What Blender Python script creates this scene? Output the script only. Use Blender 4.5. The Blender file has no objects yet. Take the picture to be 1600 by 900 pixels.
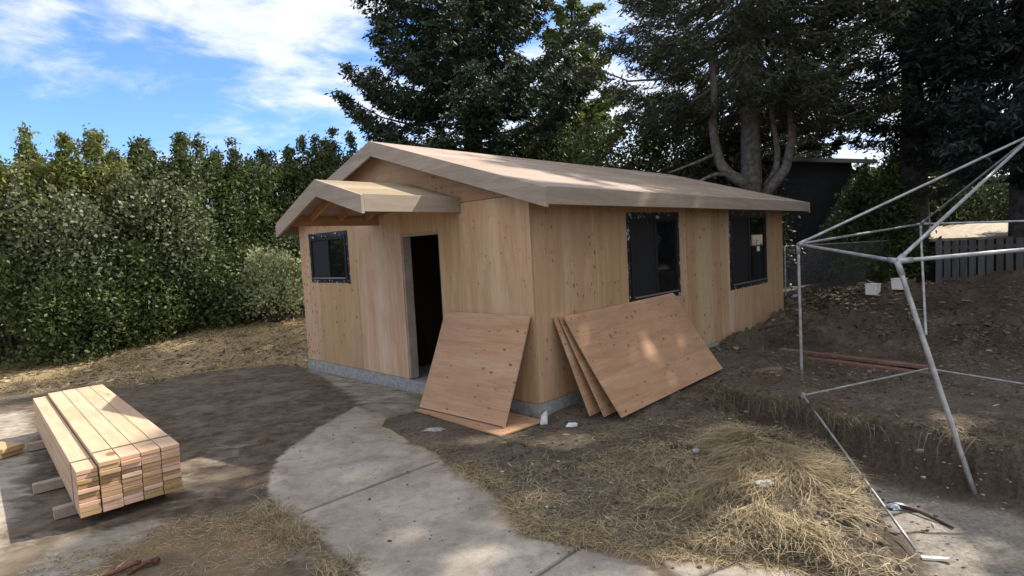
import bpy, math, random
import numpy as np
from mathutils import Vector, Matrix
rnd = random.Random(7)
S = bpy.context.scene
COL = S.collection
R = math.radians

# ------------------------------------------------------------------ camera
EYE = 1.98
cam = bpy.data.cameras.new("camera"); camo = bpy.data.objects.new("camera", cam); COL.objects.link(camo)
cam.sensor_fit = 'HORIZONTAL'; cam.sensor_width = 36.0; cam.lens = 36.0 * 903.0 / 1600.0
cam.clip_start = 0.05; cam.clip_end = 3000
PITCH = R(4.0067); ROLL = R(3.0045)
camo.matrix_world = Matrix.Translation((0, 0, EYE)) @ Matrix.Rotation(math.pi/2 - PITCH, 4, 'X') @ Matrix.Rotation(-ROLL, 4, 'Z')
S.camera = camo
S.render.engine = 'CYCLES'
S.view_settings.view_transform = 'Standard'; S.view_settings.look = 'None'
S.view_settings.exposure = 1.45; S.view_settings.gamma = 1.0; S.view_settings.use_curve_mapping = False
S.cycles.max_bounces = 6; S.cycles.diffuse_bounces = 3; S.cycles.glossy_bounces = 3; S.cycles.transmission_bounces = 4; S.cycles.transparent_max_bounces = 6

# ------------------------------------------------------------------ sun and sky
SUN_AZ = 22.5      # degrees from +X towards +Y
SUN_EL = 46.0
w = bpy.data.worlds.new("World"); S.world = w; w.use_nodes = True
def build_world():
    nt = w.node_tree; N = nt.nodes; N.clear(); L = nt.links.new
    out = N.new('ShaderNodeOutputWorld'); bg = N.new('ShaderNodeBackground'); bg.inputs[1].default_value = 0.12
    sky = N.new('ShaderNodeTexSky'); sky.sky_type = 'NISHITA'; sky.sun_disc = False
    sky.sun_elevation = R(SUN_EL); sky.sun_rotation = R(90 - SUN_AZ); sky.air_density = 1.0; sky.dust_density = 0.6; sky.ozone_density = 2.2
    tc = N.new('ShaderNodeTexCoord')
    mp = N.new('ShaderNodeMapping'); mp.inputs['Scale'].default_value = (1.5, 1.5, 4.2); mp.inputs['Rotation'].default_value = (R(10), R(-15), R(12))
    L(tc.outputs['Generated'], mp.inputs[0])
    n1 = N.new('ShaderNodeTexNoise'); n1.inputs['Scale'].default_value = 2.1; n1.inputs['Detail'].default_value = 9; n1.inputs['Roughness'].default_value = 0.60; n1.inputs['Distortion'].default_value = 0.35
    L(mp.outputs[0], n1.inputs['Vector'])
    # more cloud towards the right of the view and to the zenith
    dp = N.new('ShaderNodeVectorMath'); dp.operation = 'DOT_PRODUCT'; dp.inputs[1].default_value = (0.80, 0.35, 0.18)
    L(tc.outputs['Generated'], dp.inputs[0])
    ma = N.new('ShaderNodeMath'); ma.operation = 'MULTIPLY_ADD'; ma.inputs[1].default_value = 0.26; ma.inputs[2].default_value = 0.045
    L(dp.outputs['Value'], ma.inputs[0])
    d2 = N.new('ShaderNodeVectorMath'); d2.operation = 'DOT_PRODUCT'; d2.inputs[1].default_value = (0.25, -0.70, 0.66)  # unseen cloud added overhead and behind the camera as neutral fill
    L(tc.outputs['Generated'], d2.inputs[0])
    m2 = N.new('ShaderNodeMapRange'); m2.inputs['From Min'].default_value = -0.10; m2.inputs['From Max'].default_value = 0.30; m2.inputs['To Max'].default_value = 0.50
    L(d2.outputs['Value'], m2.inputs['Value'])
    ad0 = N.new('ShaderNodeMath'); ad0.operation = 'ADD'; L(n1.outputs[0], ad0.inputs[0]); L(ma.outputs[0], ad0.inputs[1])
    n2 = N.new('ShaderNodeTexNoise'); n2.inputs['Scale'].default_value = 6.0; n2.inputs['Detail'].default_value = 7; n2.inputs['Roughness'].default_value = 0.62; n2.inputs['Distortion'].default_value = 0.5
    L(mp.outputs[0], n2.inputs['Vector'])
    m3 = N.new('ShaderNodeMath'); m3.operation = 'MULTIPLY_ADD'; m3.inputs[1].default_value = 0.42; m3.inputs[2].default_value = -0.20; L(n2.outputs[0], m3.inputs[0])
    ad1 = N.new('ShaderNodeMath'); ad1.operation = 'ADD'; L(ad0.outputs[0], ad1.inputs[0]); L(m3.outputs[0], ad1.inputs[1]); ad0 = ad1
    ad = N.new('ShaderNodeMath'); ad.operation = 'ADD'; L(ad0.outputs[0], ad.inputs[0]); L(m2.outputs[0], ad.inputs[1])
    rp = N.new('ShaderNodeMapRange'); rp.interpolation_type = 'SMOOTHSTEP'; rp.inputs['From Min'].default_value = 0.48; rp.inputs['From Max'].default_value = 0.74
    rp.inputs['To Max'].default_value = 0.85
    L(ad.outputs[0], rp.inputs['Value'])
    tint = N.new('ShaderNodeMix'); tint.data_type = 'RGBA'; tint.blend_type = 'MULTIPLY'; tint.inputs[0].default_value = 1.0
    tint.inputs[7].default_value = (0.46, 0.60, 0.84, 1); L(sky.outputs[0], tint.inputs[6])
    mx = N.new('ShaderNodeMix'); mx.data_type = 'RGBA'; mx.inputs[7].default_value = (3.5, 3.55, 3.65, 1)
    L(rp.outputs[0], mx.inputs[0]); L(tint.outputs[2], mx.inputs[6]); L(mx.outputs[2], bg.inputs[0]); L(bg.outputs[0], out.inputs[0])
build_world()
sun = bpy.data.lights.new("sun", 'SUN'); suno = bpy.data.objects.new("sun", sun); COL.objects.link(suno)
sun.energy = 3.0; sun.angle = R(0.53); sun.color = (1.0, 0.93, 0.82)
sd = Vector((math.cos(R(SUN_AZ))*math.cos(R(SUN_EL)), math.sin(R(SUN_AZ))*math.cos(R(SUN_EL)), math.sin(R(SUN_EL))))
suno.rotation_euler = sd.to_track_quat('Z', 'Y').to_euler()

# ------------------------------------------------------------------ pixel -> world measuring helper
_f = 903.0
_h = np.array([math.cos(-ROLL), math.sin(-ROLL)]); _n = np.array([-_h[1], _h[0]])
def ray(px, py):
    d = np.array([px-800., py-450.]); a = d @ _h; b = d @ _n
    return np.array([a, _f*math.cos(PITCH)-b*math.sin(PITCH), -(_f*math.sin(PITCH)+b*math.cos(PITCH))])
def atz(px, py, z=0.0):
    r = ray(px, py); return np.array([0, 0, EYE]) + r*((z-EYE)/r[2])
def atd(px, py, d):
    r = ray(px, py); return np.array([0, 0, EYE]) + r*(d/r[1])

# ------------------------------------------------------------------ house frame
HO = np.array([0.2365, 6.4814, 0.0]); HA = R(46.03)
HX = np.array([math.cos(HA), math.sin(HA), 0]); HY = np.array([-math.sin(HA), math.cos(HA), 0])
def HW(x, y, z): return HO + HX*x + HY*y + np.array([0, 0, z])

# ------------------------------------------------------------------ noise
def _hash(ix, iy, seed):
    n = (ix.astype(np.int64)*374761393 + iy.astype(np.int64)*668265263 + seed*1442695041) & 0x7fffffff
    n = ((n ^ (n >> 13))*1274126177) & 0x7fffffff
    n = n ^ (n >> 16)
    return (n & 0xffff)/65535.0
def vnoise(x, y, seed=0):
    x0 = np.floor(x); y0 = np.floor(y); fx = x-x0; fy = y-y0
    fx = fx*fx*(3-2*fx); fy = fy*fy*(3-2*fy)
    a = _hash(x0, y0, seed); b = _hash(x0+1, y0, seed); c = _hash(x0, y0+1, seed); d = _hash(x0+1, y0+1, seed)
    return (a*(1-fx)+b*fx)*(1-fy) + (c*(1-fx)+d*fx)*fy
def fbm(x, y, sc=1.0, octv=4, seed=0, rough=0.5):
    v = 0; a = 1; t = 0
    for i in range(octv):
        v = v + a*(vnoise(x*sc+17.3*i, y*sc-9.1*i, seed+i)-0.5); t += a; a *= rough; sc *= 2.03
    return v/t*2
def sstep(a, b, x):
    t = np.clip((x-a)/(b-a), 0, 1); return t*t*(3-2*t)
def sdpoly(x, y, poly):
    """signed distance, negative inside"""
    d2 = np.full(x.shape, 1e9); inside = np.zeros(x.shape, bool)
    n = len(poly)
    for i in range(n):
        ax, ay = poly[i][:2]; bx, by = poly[(i+1) % n][:2]
        ex, ey = bx-ax, by-ay
        t = np.clip(((x-ax)*ex+(y-ay)*ey)/(ex*ex+ey*ey+1e-12), 0, 1)
        d2 = np.minimum(d2, (x-ax-t*ex)**2+(y-ay-t*ey)**2)
        c = ((ay > y) != (by > y)) & (x < (bx-ax)*(y-ay)/((by-ay) if by != ay else 1e-9)+ax)
        inside ^= c
    d = np.sqrt(d2); return np.where(inside, -d, d)
def pxpoly(pts, z=0.0): return [tuple(atz(px, py, z)[:2]) for px, py in pts]

# ------------------------------------------------------------------ mesh helpers
def link(o): COL.objects.link(o); return o
def mesh_np(name, V, F, mat, parent=None, smooth=False, attrs=None):
    """V (n,3), F (m,k)"""
    V = np.asarray(V, np.float32); F = np.asarray(F, np.int32)
    me = bpy.data.meshes.new(name)
    me.vertices.add(len(V)); me.vertices.foreach_set('co', V.ravel())
    k = F.shape[1]; me.loops.add(F.size); me.loops.foreach_set('vertex_index', F.ravel())
    me.polygons.add(len(F)); me.polygons.foreach_set('loop_start', np.arange(0, F.size, k, dtype=np.int32))
    me.polygons.foreach_set('loop_total', np.full(len(F), k, np.int32))
    if smooth: me.polygons.foreach_set('use_smooth', np.ones(len(F), bool))
    for an, dom, arr in (attrs or []):
        at = me.attributes.new(an, 'FLOAT', dom); at.data.foreach_set('value', np.asarray(arr, np.float32))
    me.update(); me.validate()
    if mat: me.materials.append(mat)
    o = link(bpy.data.objects.new(name, me)); o.parent = parent
    return o
class MB:
    def __init__(s): s.v = []; s.f = []; s.t = []
    def add(s, vs, fs, tint=0.5):
        n = len(s.v); s.v += [tuple(map(float, v)) for v in vs]; s.f += [tuple(i+n for i in f) for f in fs]; s.t += [tint]*len(fs); return s
    def box(s, a, b, tint=0.5):
        (x0, y0, z0), (x1, y1, z1) = a, b
        if x0 > x1: x0, x1 = x1, x0
        if y0 > y1: y0, y1 = y1, y0
        if z0 > z1: z0, z1 = z1, z0
        return s.add([(x0,y0,z0),(x1,y0,z0),(x1,y1,z0),(x0,y1,z0),(x0,y0,z1),(x1,y0,z1),(x1,y1,z1),(x0,y1,z1)],
              [(0,3,2,1),(4,5,6,7),(0,1,5,4),(1,2,6,5),(2,3,7,6),(3,0,4,7)], tint)
    def prism(s, poly, axis, a, b, tint=0.5):
        """poly 2-D list; axis 'x','y','z' = extrusion axis from a to b"""
        def mk(p, t):
            u, v = p
            return {'x': (t, u, v), 'y': (u, t, v), 'z': (u, v, t)}[axis]
        n = len(poly); vs = [mk(p, a) for p in poly]+[mk(p, b) for p in poly]
        ar = sum(poly[i][0]*poly[(i+1) % n][1]-poly[(i+1) % n][0]*poly[i][1] for i in range(n))
        fs = [tuple(range(n)), tuple(range(2*n-1, n-1, -1))]+[(i, i+n, (i+1) % n+n, (i+1) % n) for i in range(n)]
        flip = ((ar > 0) == (b > a)) ^ (axis == 'y')
        if not flip: fs = [f[::-1] for f in fs]
        return s.add(vs, fs, tint)
    def beam(s, p, q, wd, ht, up=(0,0,1), tint=0.5):
        p = Vector(p); q = Vector(q); d = (q-p).normalized(); up = Vector(up); sd_ = d.cross(up).normalized(); u = sd_.cross(d).normalized()
        vs = []
        for c in (p, q):
            for a, b in ((-1,-1),(1,-1),(1,1),(-1,1)): vs.append(c+sd_*(a*wd/2)+u*(b*ht/2))
        return s.add(vs, [(0,3,2,1),(4,5,6,7),(0,1,5,4),(1,2,6,5),(2,3,7,6),(3,0,4,7)], tint)
    def tube(s, pts, rad, seg=8, tint=0.5, cap=True):
        pts = [Vector(p) for p in pts]; n = len(pts)
        rads = rad if isinstance(rad, (list, tuple)) else [rad]*n
        base = len(s.v); ref = Vector((0.13, 0.27, 0.95))
        for i, p in enumerate(pts):
            d = (pts[min(i+1, n-1)]-pts[max(i-1, 0)]).normalized()
            a = d.cross(ref)
            if a.length < 1e-3: a = d.cross(Vector((1, 0, 0)))
            a.normalize(); b = d.cross(a).normalized()
            for k in range(seg):
                t = 2*math.pi*k/seg; s.v.append(tuple(p+(a*math.cos(t)+b*math.sin(t))*rads[i]))
        for i in range(n-1):
            for k in range(seg):
                k2 = (k+1) % seg
                s.f.append((base+i*seg+k, base+i*seg+k2, base+(i+1)*seg+k2, base+(i+1)*seg+k)); s.t.append(tint)
        if cap:
            s.f.append(tuple(base+k for k in range(seg))[::-1]); s.t.append(tint)
            s.f.append(tuple(base+(n-1)*seg+k for k in range(seg))); s.t.append(tint)
        return s
    def build(s, name, mat, parent=None, smooth=False, bevel=0):
        me = bpy.data.meshes.new(name); me.from_pydata(s.v, [], s.f); me.update()
        at = me.attributes.new('tint', 'FLOAT', 'FACE'); at.data.foreach_set('value', np.array(s.t, np.float32))
        if smooth: me.polygons.foreach_set('use_smooth', [True]*len(me.polygons))
        if mat: me.materials.append(mat)
        o = link(bpy.data.objects.new(name, me)); o.parent = parent
        if bevel:
            m = o.modifiers.new('bevel', 'BEVEL'); m.width = bevel; m.segments = 2; m.limit_method = 'ANGLE'
        return o
def tag(o, label=None, cat=None, group=None, kind=None):
    if label: o['label'] = label
    if cat: o['category'] = cat
    if group: o['group'] = group
    if kind: o['kind'] = kind
    return o
def empty(name, loc, rz=0, label=None, cat=None, group=None):
    o = link(bpy.data.objects.new(name, None)); o.location = [float(v) for v in loc]; o.rotation_euler = (0, 0, rz); o.empty_display_size = 0.2
    return tag(o, label, cat, group)
def set_origin(o, p):
    p = Vector([float(v) for v in p]); o.data.transform(Matrix.Translation(-p)); o.location = p; return o

# ------------------------------------------------------------------ materials
def newmat(name):
    m = bpy.data.materials.new(name); m.use_nodes = True; nt = m.node_tree
    b = nt.nodes['Principled BSDF']; return m, nt, nt.nodes, nt.links.new, b
def rgb(c): return (c[0], c[1], c[2], 1)
def n_mix(N, L, fac, a, b, blend='MIX'):
    m = N.new('ShaderNodeMix'); m.data_type = 'RGBA'; m.blend_type = blend
    for sock, v in ((m.inputs[0], fac), (m.inputs[6], a), (m.inputs[7], b)):
        if hasattr(v, 'default_value') or hasattr(v, 'links'): L(v, sock)
        elif isinstance(v, (int, float)): sock.default_value = v
        else: sock.default_value = rgb(v)
    return m.outputs[2]
def n_noise(N, L, vec, scale, detail=4, rough=0.55, dist=0.0):
    n = N.new('ShaderNodeTexNoise'); n.inputs['Scale'].default_value = scale; n.inputs['Detail'].default_value = detail
    n.inputs['Roughness'].default_value = rough; n.inputs['Distortion'].default_value = dist
    if vec is not None: L(vec, n.inputs['Vector'])
    return n.outputs[0]
def n_range(N, L, v, a, b, c=0.0, d=1.0, smooth=True):
    n = N.new('ShaderNodeMapRange'); n.interpolation_type = 'SMOOTHSTEP' if smooth else 'LINEAR'
    for i, x in zip(('From Min', 'From Max', 'To Min', 'To Max'), (a, b, c, d)): n.inputs[i].default_value = x
    L(v, n.inputs['Value']); return n.outputs[0]
def n_map(N, L, vec, scale=(1,1,1), rot=(0,0,0), loc=(0,0,0)):
    m = N.new('ShaderNodeMapping'); m.inputs['Scale'].default_value = scale; m.inputs['Rotation'].default_value = rot; m.inputs['Location'].default_value = loc
    L(vec, m.inputs[0]); return m.outputs[0]
def n_math(N, L, op, a, b=None, c=None):
    m = N.new('ShaderNodeMath'); m.operation = op
    for i, v in enumerate((a, b, c)):
        if v is None: continue
        if isinstance(v, (int, float)): m.inputs[i].default_value = v
        else: L(v, m.inputs[i])
    return m.outputs[0]
def n_bump(N, L, h, b, strength=0.3, dist=0.02):
    bp = N.new('ShaderNodeBump'); bp.inputs['Strength'].default_value = strength; bp.inputs['Distance'].default_value = dist
    L(h, bp.inputs['Height']); L(bp.outputs[0], b.inputs['Normal'])
def n_attr(N, name):
    a = N.new('ShaderNodeAttribute'); a.attribute_name = name; return a.outputs['Fac']

def wood(name, base, dark, pale, grain='z', knots=0.6, rough=0.75, ring=1.0, tintamt=0.35, knotscale=7.0, weather=0.0, objvar=0.0):
    """plywood / sawn timber; grain = axis along which the figure runs (object coordinates)"""
    m, nt, N, L, b = newmat(name)
    tc = N.new('ShaderNodeTexCoord').outputs['Object']
    tint = n_attr(N, 'tint')
    # shift the figure for each sheet
    sh = N.new('ShaderNodeCombineXYZ'); s1 = n_math(N, L, 'MULTIPLY', tint, 37.0); L(s1, sh.inputs[0]); L(s1, sh.inputs[1]); L(s1, sh.inputs[2])
    oi = N.new('ShaderNodeObjectInfo').outputs['Random']; sh2 = N.new('ShaderNodeCombineXYZ'); s2 = n_math(N, L, 'MULTIPLY', oi, 53.0); L(s2, sh2.inputs[0]); L(s2, sh2.inputs[1]); L(s2, sh2.inputs[2])
    va = N.new('ShaderNodeVectorMath'); L(tc, va.inputs[0]); L(sh.outputs[0], va.inputs[1])
    vb = N.new('ShaderNodeVectorMath'); L(va.outputs[0], vb.inputs[0]); L(sh2.outputs[0], vb.inputs[1]); vec = vb.outputs[0]
    g = {'x': (0.10, 1, 1), 'y': (1, 0.10, 1), 'z': (1, 1, 0.10)}[grain]
    g2 = {'x': (0.02, 1, 1), 'y': (1, 0.02, 1), 'z': (1, 1, 0.02)}[grain]
    gm = n_map(N, L, vec, g); gm2 = n_map(N, L, vec, g2)
    fig = n_noise(N, L, gm, 6.0*ring, 6, 0.62, 1.6)       # cathedral figure
    fine = n_noise(N, L, gm2, 160, 3, 0.6)
    band = n_noise(N, L, gm2, 2.2, 1, 0.4)             # pale heartwood / sapwood bands
    c = n_mix(N, L, n_range(N, L, fig, 0.36, 0.66), base, dark)
    c = n_mix(N, L, n_range(N, L, band, 0.56, 0.66, 0, 0.60), c, pale)
    c = n_mix(N, L, n_range(N, L, fine, 0.35, 0.75, 0, 0.45), c, [v*0.62 for v in dark])
    tv = n_math(N, L, 'MULTIPLY_ADD', tint, 2*tintamt, 1-tintamt)
    if objvar: tv = n_math(N, L, 'ADD', tv, n_math(N, L, 'MULTIPLY_ADD', oi, objvar*2, -objvar))
    cm = N.new('ShaderNodeCombineColor'); L(tv, cm.inputs[0]); L(tv, cm.inputs[1]); L(n_math(N, L, 'MULTIPLY', tv, tv), cm.inputs[2])
    c = n_mix(N, L, 1.0, c, cm.outputs[0], 'MULTIPLY')
    if knots > 0:
        kg = {'x': (0.62, 1, 1), 'y': (1, 0.62, 1), 'z': (1, 1, 0.62)}[grain]
        kv = n_map(N, L, vec, kg)
        vo = N.new('ShaderNodeTexVoronoi'); vo.inputs['Scale'].default_value = knotscale; vo.inputs['Randomness'].default_value = 0.9; L(kv, vo.inputs['Vector'])
        sc = N.new('ShaderNodeSeparateColor'); L(vo.outputs['Color'], sc.inputs[0])
        size = n_range(N, L, sc.outputs[0], 1-knots, 1.0, 0.08, 0.21, False)
        on = n_math(N, L, 'MULTIPLY', n_math(N, L, 'GREATER_THAN', sc.outputs[0], 1-knots), n_range(N, L, n_noise(N, L, n_map(N, L, vec, {'x': (0.25, 1, 1), 'y': (1, 0.25, 1), 'z': (1, 1, 0.25)}[grain]), 2.6, 1, 0.5), 0.34, 0.46))
        k = n_math(N, L, 'SUBTRACT', size, vo.outputs['Distance'])
        kf = n_math(N, L, 'MULTIPLY', n_range(N, L, k, -0.01, 0.05), on)
        c = n_mix(N, L, n_math(N, L, 'MULTIPLY', kf, 0.95), c, (base[0]*0.22, base[1]*0.14, base[2]*0.10))
        halo = n_math(N, L, 'MULTIPLY', n_range(N, L, k, -0.12, 0.03, 0, 0.40), on)
        c = n_mix(N, L, halo, c, (base[0]*0.62, base[1]*0.46, base[2]*0.36))
    big = n_noise(N, L, tc, 1.3, 4, 0.6)
    c = n_mix(N, L, n_range(N, L, big, 0.45, 0.75, 0, 0.28+weather), c, [base[0]*0.55, base[1]*0.55, base[2]*0.55])
    L(c, b.inputs['Base Color']); b.inputs['Roughness'].default_value = rough; b.inputs['Specular IOR Level'].default_value = 0.25
    n_bump(N, L, fine, b, 0.25, 0.003)
    return m
PLY_V = wood('plywood_upright_grain', (0.60,0.41,0.26), (0.51,0.315,0.185), (0.71,0.56,0.38), 'z', knots=0.68, knotscale=11, tintamt=0.24)
PLY_GAB = wood('plywood_gable', (0.50,0.315,0.205), (0.43,0.25,0.155), (0.58,0.42,0.28), 'y', knots=0.6, knotscale=12)
PLY_ROOF = wood('plywood_roof_deck', (0.40,0.32,0.25), (0.32,0.235,0.175), (0.48,0.41,0.34), 'x', knots=0.12, weather=0.3, tintamt=0.25)
PLY_X = wood('plywood_long_grain', (0.53,0.325,0.205), (0.44,0.25,0.15), (0.64,0.46,0.31), 'x', knots=0.6, knotscale=12, ring=1.3)
TRIM = wood('trim_board', (0.40,0.33,0.26), (0.32,0.26,0.20), (0.46,0.39,0.32), 'y', knots=0.06, knotscale=4, tintamt=0.1)
TRIM_X = wood('trim_board_long', (0.40,0.33,0.26), (0.32,0.26,0.20), (0.46,0.39,0.32), 'x', knots=0.06, knotscale=4, tintamt=0.1)
LUMBER = wood('sawn_lumber', (0.60,0.43,0.285), (0.53,0.35,0.22), (0.66,0.51,0.36), 'x', knots=0.06, knotscale=4, tintamt=0.1, objvar=0.10)
ENDG = wood('lumber_end_grain', (0.62,0.42,0.27), (0.50,0.30,0.18), (0.68,0.50,0.34), 'y', knots=0, ring=1.2, tintamt=0.1, objvar=0.30)
RAFT = wood('rafter_wood', (0.48,0.27,0.14), (0.36,0.18,0.09), (0.56,0.36,0.2), 'x', knots=0.1)
INNER_DARK = wood('inner_framing_shade', (0.05,0.033,0.022), (0.04,0.025,0.018), (0.06,0.04,0.028), 'z', knots=0)  # near-black wood: the doorway's shade is put into the colour
GREYWOOD = wood('weathered_fence_wood', (0.17,0.165,0.16), (0.10,0.097,0.095), (0.21,0.21,0.20), 'z', knots=0.05, tintamt=0.15)
REDWOOD = wood('reddish_old_timber', (0.22,0.125,0.095), (0.15,0.08,0.06), (0.27,0.17,0.13), 'x', knots=0.05)

def simple(name, col, rough=0.6, metal=0.0, noise=0.0, nscale=20, spec=0.5, bump=0.0, col2=None):
    m, nt, N, L, b = newmat(name)
    tc = N.new('ShaderNodeTexCoord').outputs['Object']
    nz = n_noise(N, L, tc, nscale, 5, 0.6)
    c2 = col2 or [v*(1-noise) for v in col]
    L(n_mix(N, L, n_range(N, L, nz, 0.35, 0.65), col, c2), b.inputs['Base Color'])
    b.inputs['Roughness'].default_value = rough; b.inputs['Metallic'].default_value = metal; b.inputs['Specular IOR Level'].default_value = spec
    if bump: n_bump(N, L, nz, b, bump, 0.01)
    return m
CONC_F = simple('foundation_concrete', (0.36,0.36,0.35), 0.9, noise=0.3, nscale=14, bump=0.4)
GALV = simple('galvanised_tube', (0.46,0.46,0.46), 0.45, 0.35, noise=0.35, nscale=9)
BLACKV = simple('black_vinyl', (0.012,0.012,0.014), 0.42, noise=0.2)
SILVER = simple('aluminium_track', (0.5,0.5,0.5), 0.3, 0.7, noise=0.2)
WHITEP = simple('white_plastic', (0.78,0.78,0.77), 0.5, noise=0.12, nscale=15)
RAG = simple('pale_rag', (0.72,0.72,0.70), 0.9, noise=0.3, nscale=18)
BLUEP = simple('clear_bluish_plastic', (0.48,0.52,0.58), 0.25, noise=0.3, nscale=20)
DARKH = simple('dark_house_siding', (0.018,0.022,0.032), 0.75, noise=0.3, nscale=3)
DARKROOF = simple('dark_roof_shingle', (0.016,0.016,0.018), 0.9, noise=0.4, nscale=30)
GUTTER = simple('pale_gutter', (0.12,0.115,0.11), 0.6, noise=0.2)
TANROOF = simple('tan_shed_roof', (0.50,0.42,0.33), 0.9, noise=0.35, nscale=6, bump=0.3)
RUST = simple('rusty_iron', (0.16,0.06,0.035), 0.85, noise=0.6, nscale=30, bump=0.5)
STRAPM = simple('strapping_band', (0.16,0.20,0.12), 0.5, noise=0.2)
ROCK = simple('pale_rubble', (0.42,0.41,0.38), 0.9, noise=0.4, nscale=30, bump=0.5)
ROOTM = simple('root_skin', (0.20,0.15,0.095), 0.9, noise=0.4)
BARK = simple('bark', (0.10,0.085,0.075), 0.95, nscale=7, bump=0.9, col2=(0.045,0.038,0.034))
BARK2 = simple('pale_bark', (0.20,0.175,0.155), 0.95, nscale=9, bump=0.9, col2=(0.09,0.078,0.068))

def tape_mat():
    m, nt, N, L, b = newmat('foil_flashing_tape')
    tc = N.new('ShaderNodeTexCoord').outputs['Object']
    nz = n_noise(N, L, n_map(N, L, tc, (1, 1, 1)), 10, 3, 0.6, 1.4)
    c = n_mix(N, L, n_range(N, L, nz, 0.57, 0.63), (0.012,0.013,0.018), (0.46,0.50,0.56))
    L(c, b.inputs['Base Color']); b.inputs['Roughness'].default_value = 0.35; n_bump(N, L, nz, b, 0.5, 0.01)
    return m
TAPE = tape_mat()
def glass_mat():
    m, nt, N, L, b = newmat('dark_window_glass')
    b.inputs['Base Color'].default_value = (0.006, 0.008, 0.009, 1); b.inputs['Roughness'].default_value = 0.04; b.inputs['Specular IOR Level'].default_value = 0.5
    tc = N.new('ShaderNodeTexCoord').outputs['Object']; nz = n_noise(N, L, tc, 1.1, 2, 0.5); n_bump(N, L, nz, b, 0.06, 0.02)
    return m
GLASS = glass_mat()
SCREEN = simple('insect_screen', (0.010,0.011,0.013), 0.6, noise=0.2)

def leaf_mat(name, dark, light, trans=0.25, pale=None, palef=0.0, rough=0.55):
    m, nt, N, L, b = newmat(name)
    v = n_attr(N, 'v')
    c = n_mix(N, L, v, dark, light)
    if pale: c = n_mix(N, L, n_range(N, L, v, 1-palef, 1-palef+0.02), c, pale)
    L(c, b.inputs['Base Color']); b.inputs['Roughness'].default_value = rough; b.inputs['Specular IOR Level'].default_value = 0.35
    t = N.new('ShaderNodeBsdfTranslucent'); L(c, t.inputs['Color'])
    mx = N.new('ShaderNodeMixShader'); mx.inputs[0].default_value = trans
    out = [n for n in N if n.type == 'OUTPUT_MATERIAL'][0]
    L(b.outputs[0], mx.inputs[1]); L(t.outputs[0], mx.inputs[2]); L(mx.outputs[0], out.inputs[0])
    return m
NEEDLE_D = leaf_mat('fir_needles_dark', (0.014,0.026,0.015), (0.062,0.088,0.042), 0.15)
NEEDLE_M = leaf_mat('spruce_needles', (0.024,0.033,0.020), (0.105,0.115,0.055), 0.22)
NEEDLE_B = leaf_mat('cedar_needles_blue', (0.016,0.030,0.026), (0.045,0.065,0.052), 0.10)
LEAF_Y = leaf_mat('yellow_green_leaves', (0.07,0.10,0.025), (0.20,0.23,0.06), 0.35)
HEDGE_D = leaf_mat('hedge_leaves_dark', (0.026,0.045,0.014), (0.145,0.175,0.055), 0.26)
HEDGE_L = leaf_mat('hedge_leaves_light', (0.075,0.105,0.026), (0.30,0.31,0.09), 0.3)
SHRUB_G = leaf_mat('shrub_leaves_grey_green', (0.055,0.075,0.035), (0.24,0.26,0.14), 0.25, (0.58,0.54,0.42), 0.10)
VARIEG = leaf_mat('variegated_leaves', (0.10,0.14,0.045), (0.55,0.57,0.32), 0.3)
STRAW = leaf_mat('dry_straw', (0.10,0.068,0.036), (0.60,0.48,0.28), 0.15)
STRAWD = leaf_mat('brown_roots', (0.055,0.042,0.028), (0.22,0.165,0.10), 0.1)
GRASSD = leaf_mat('dry_bank_grass', (0.22,0.155,0.075), (0.62,0.49,0.28), 0.2)
LITTER = leaf_mat('leaf_litter', (0.08,0.055,0.035), (0.46,0.36,0.22), 0.1)

# ground: bare soil, dry straw and darker soil mixed by noise and attributes
def ground_mat():
    m, nt, N, L, b = newmat('soil')
    tc = N.new('ShaderNodeTexCoord').outputs['Object']
    st = n_attr(N, 'straw'); mo = n_attr(N, 'dark_soil'); sn = n_attr(N, 'sand')
    n1 = n_noise(N, L, tc, 2.2, 8, 0.65, 0.4); n2 = n_noise(N, L, tc, 28, 6, 0.7); n3 = n_noise(N, L, n_map(N, L, tc, (1.0, 2.2, 1), (0, 0, 0.5)), 9, 6, 0.7, 0.8)
    c = n_mix(N, L, n_range(N, L, n1, 0.35, 0.68), (0.175,0.140,0.105), (0.095,0.073,0.052))
    c = n_mix(N, L, n_range(N, L, n3, 0.50, 0.75, 0, 0.6), c, (0.235,0.19,0.14))
    c = n_mix(N, L, n_range(N, L, n2, 0.42, 0.70, 0, 0.62), c, (0.030,0.023,0.017))
    c = n_mix(N, L, sn, c, n_mix(N, L, n_range(N, L, n2, 0.3, 0.75), (0.38,0.35,0.305), (0.20,0.175,0.145)))
    stn = n_math(N, L, 'MULTIPLY', st, n_range(N, L, n3, 0.25, 0.62, 0.45, 1.0))
    c = n_mix(N, L, stn, c, n_mix(N, L, n_range(N, L, n2, 0.35, 0.65), (0.46,0.35,0.20), (0.17,0.12,0.065)))
    c = n_mix(N, L, n_math(N, L, 'MULTIPLY', mo, 0.82), c, (0.036,0.028,0.021))
    L(c, b.inputs['Base Color']); b.inputs['Roughness'].default_value = 0.95; b.inputs['Specular IOR Level'].default_value = 0.15
    hh = n_math(N, L, 'ADD', n_math(N, L, 'MULTIPLY', n2, 0.5), n3)
    n_bump(N, L, hh, b, 0.9, 0.035)
    return m
SOIL = ground_mat()
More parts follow.
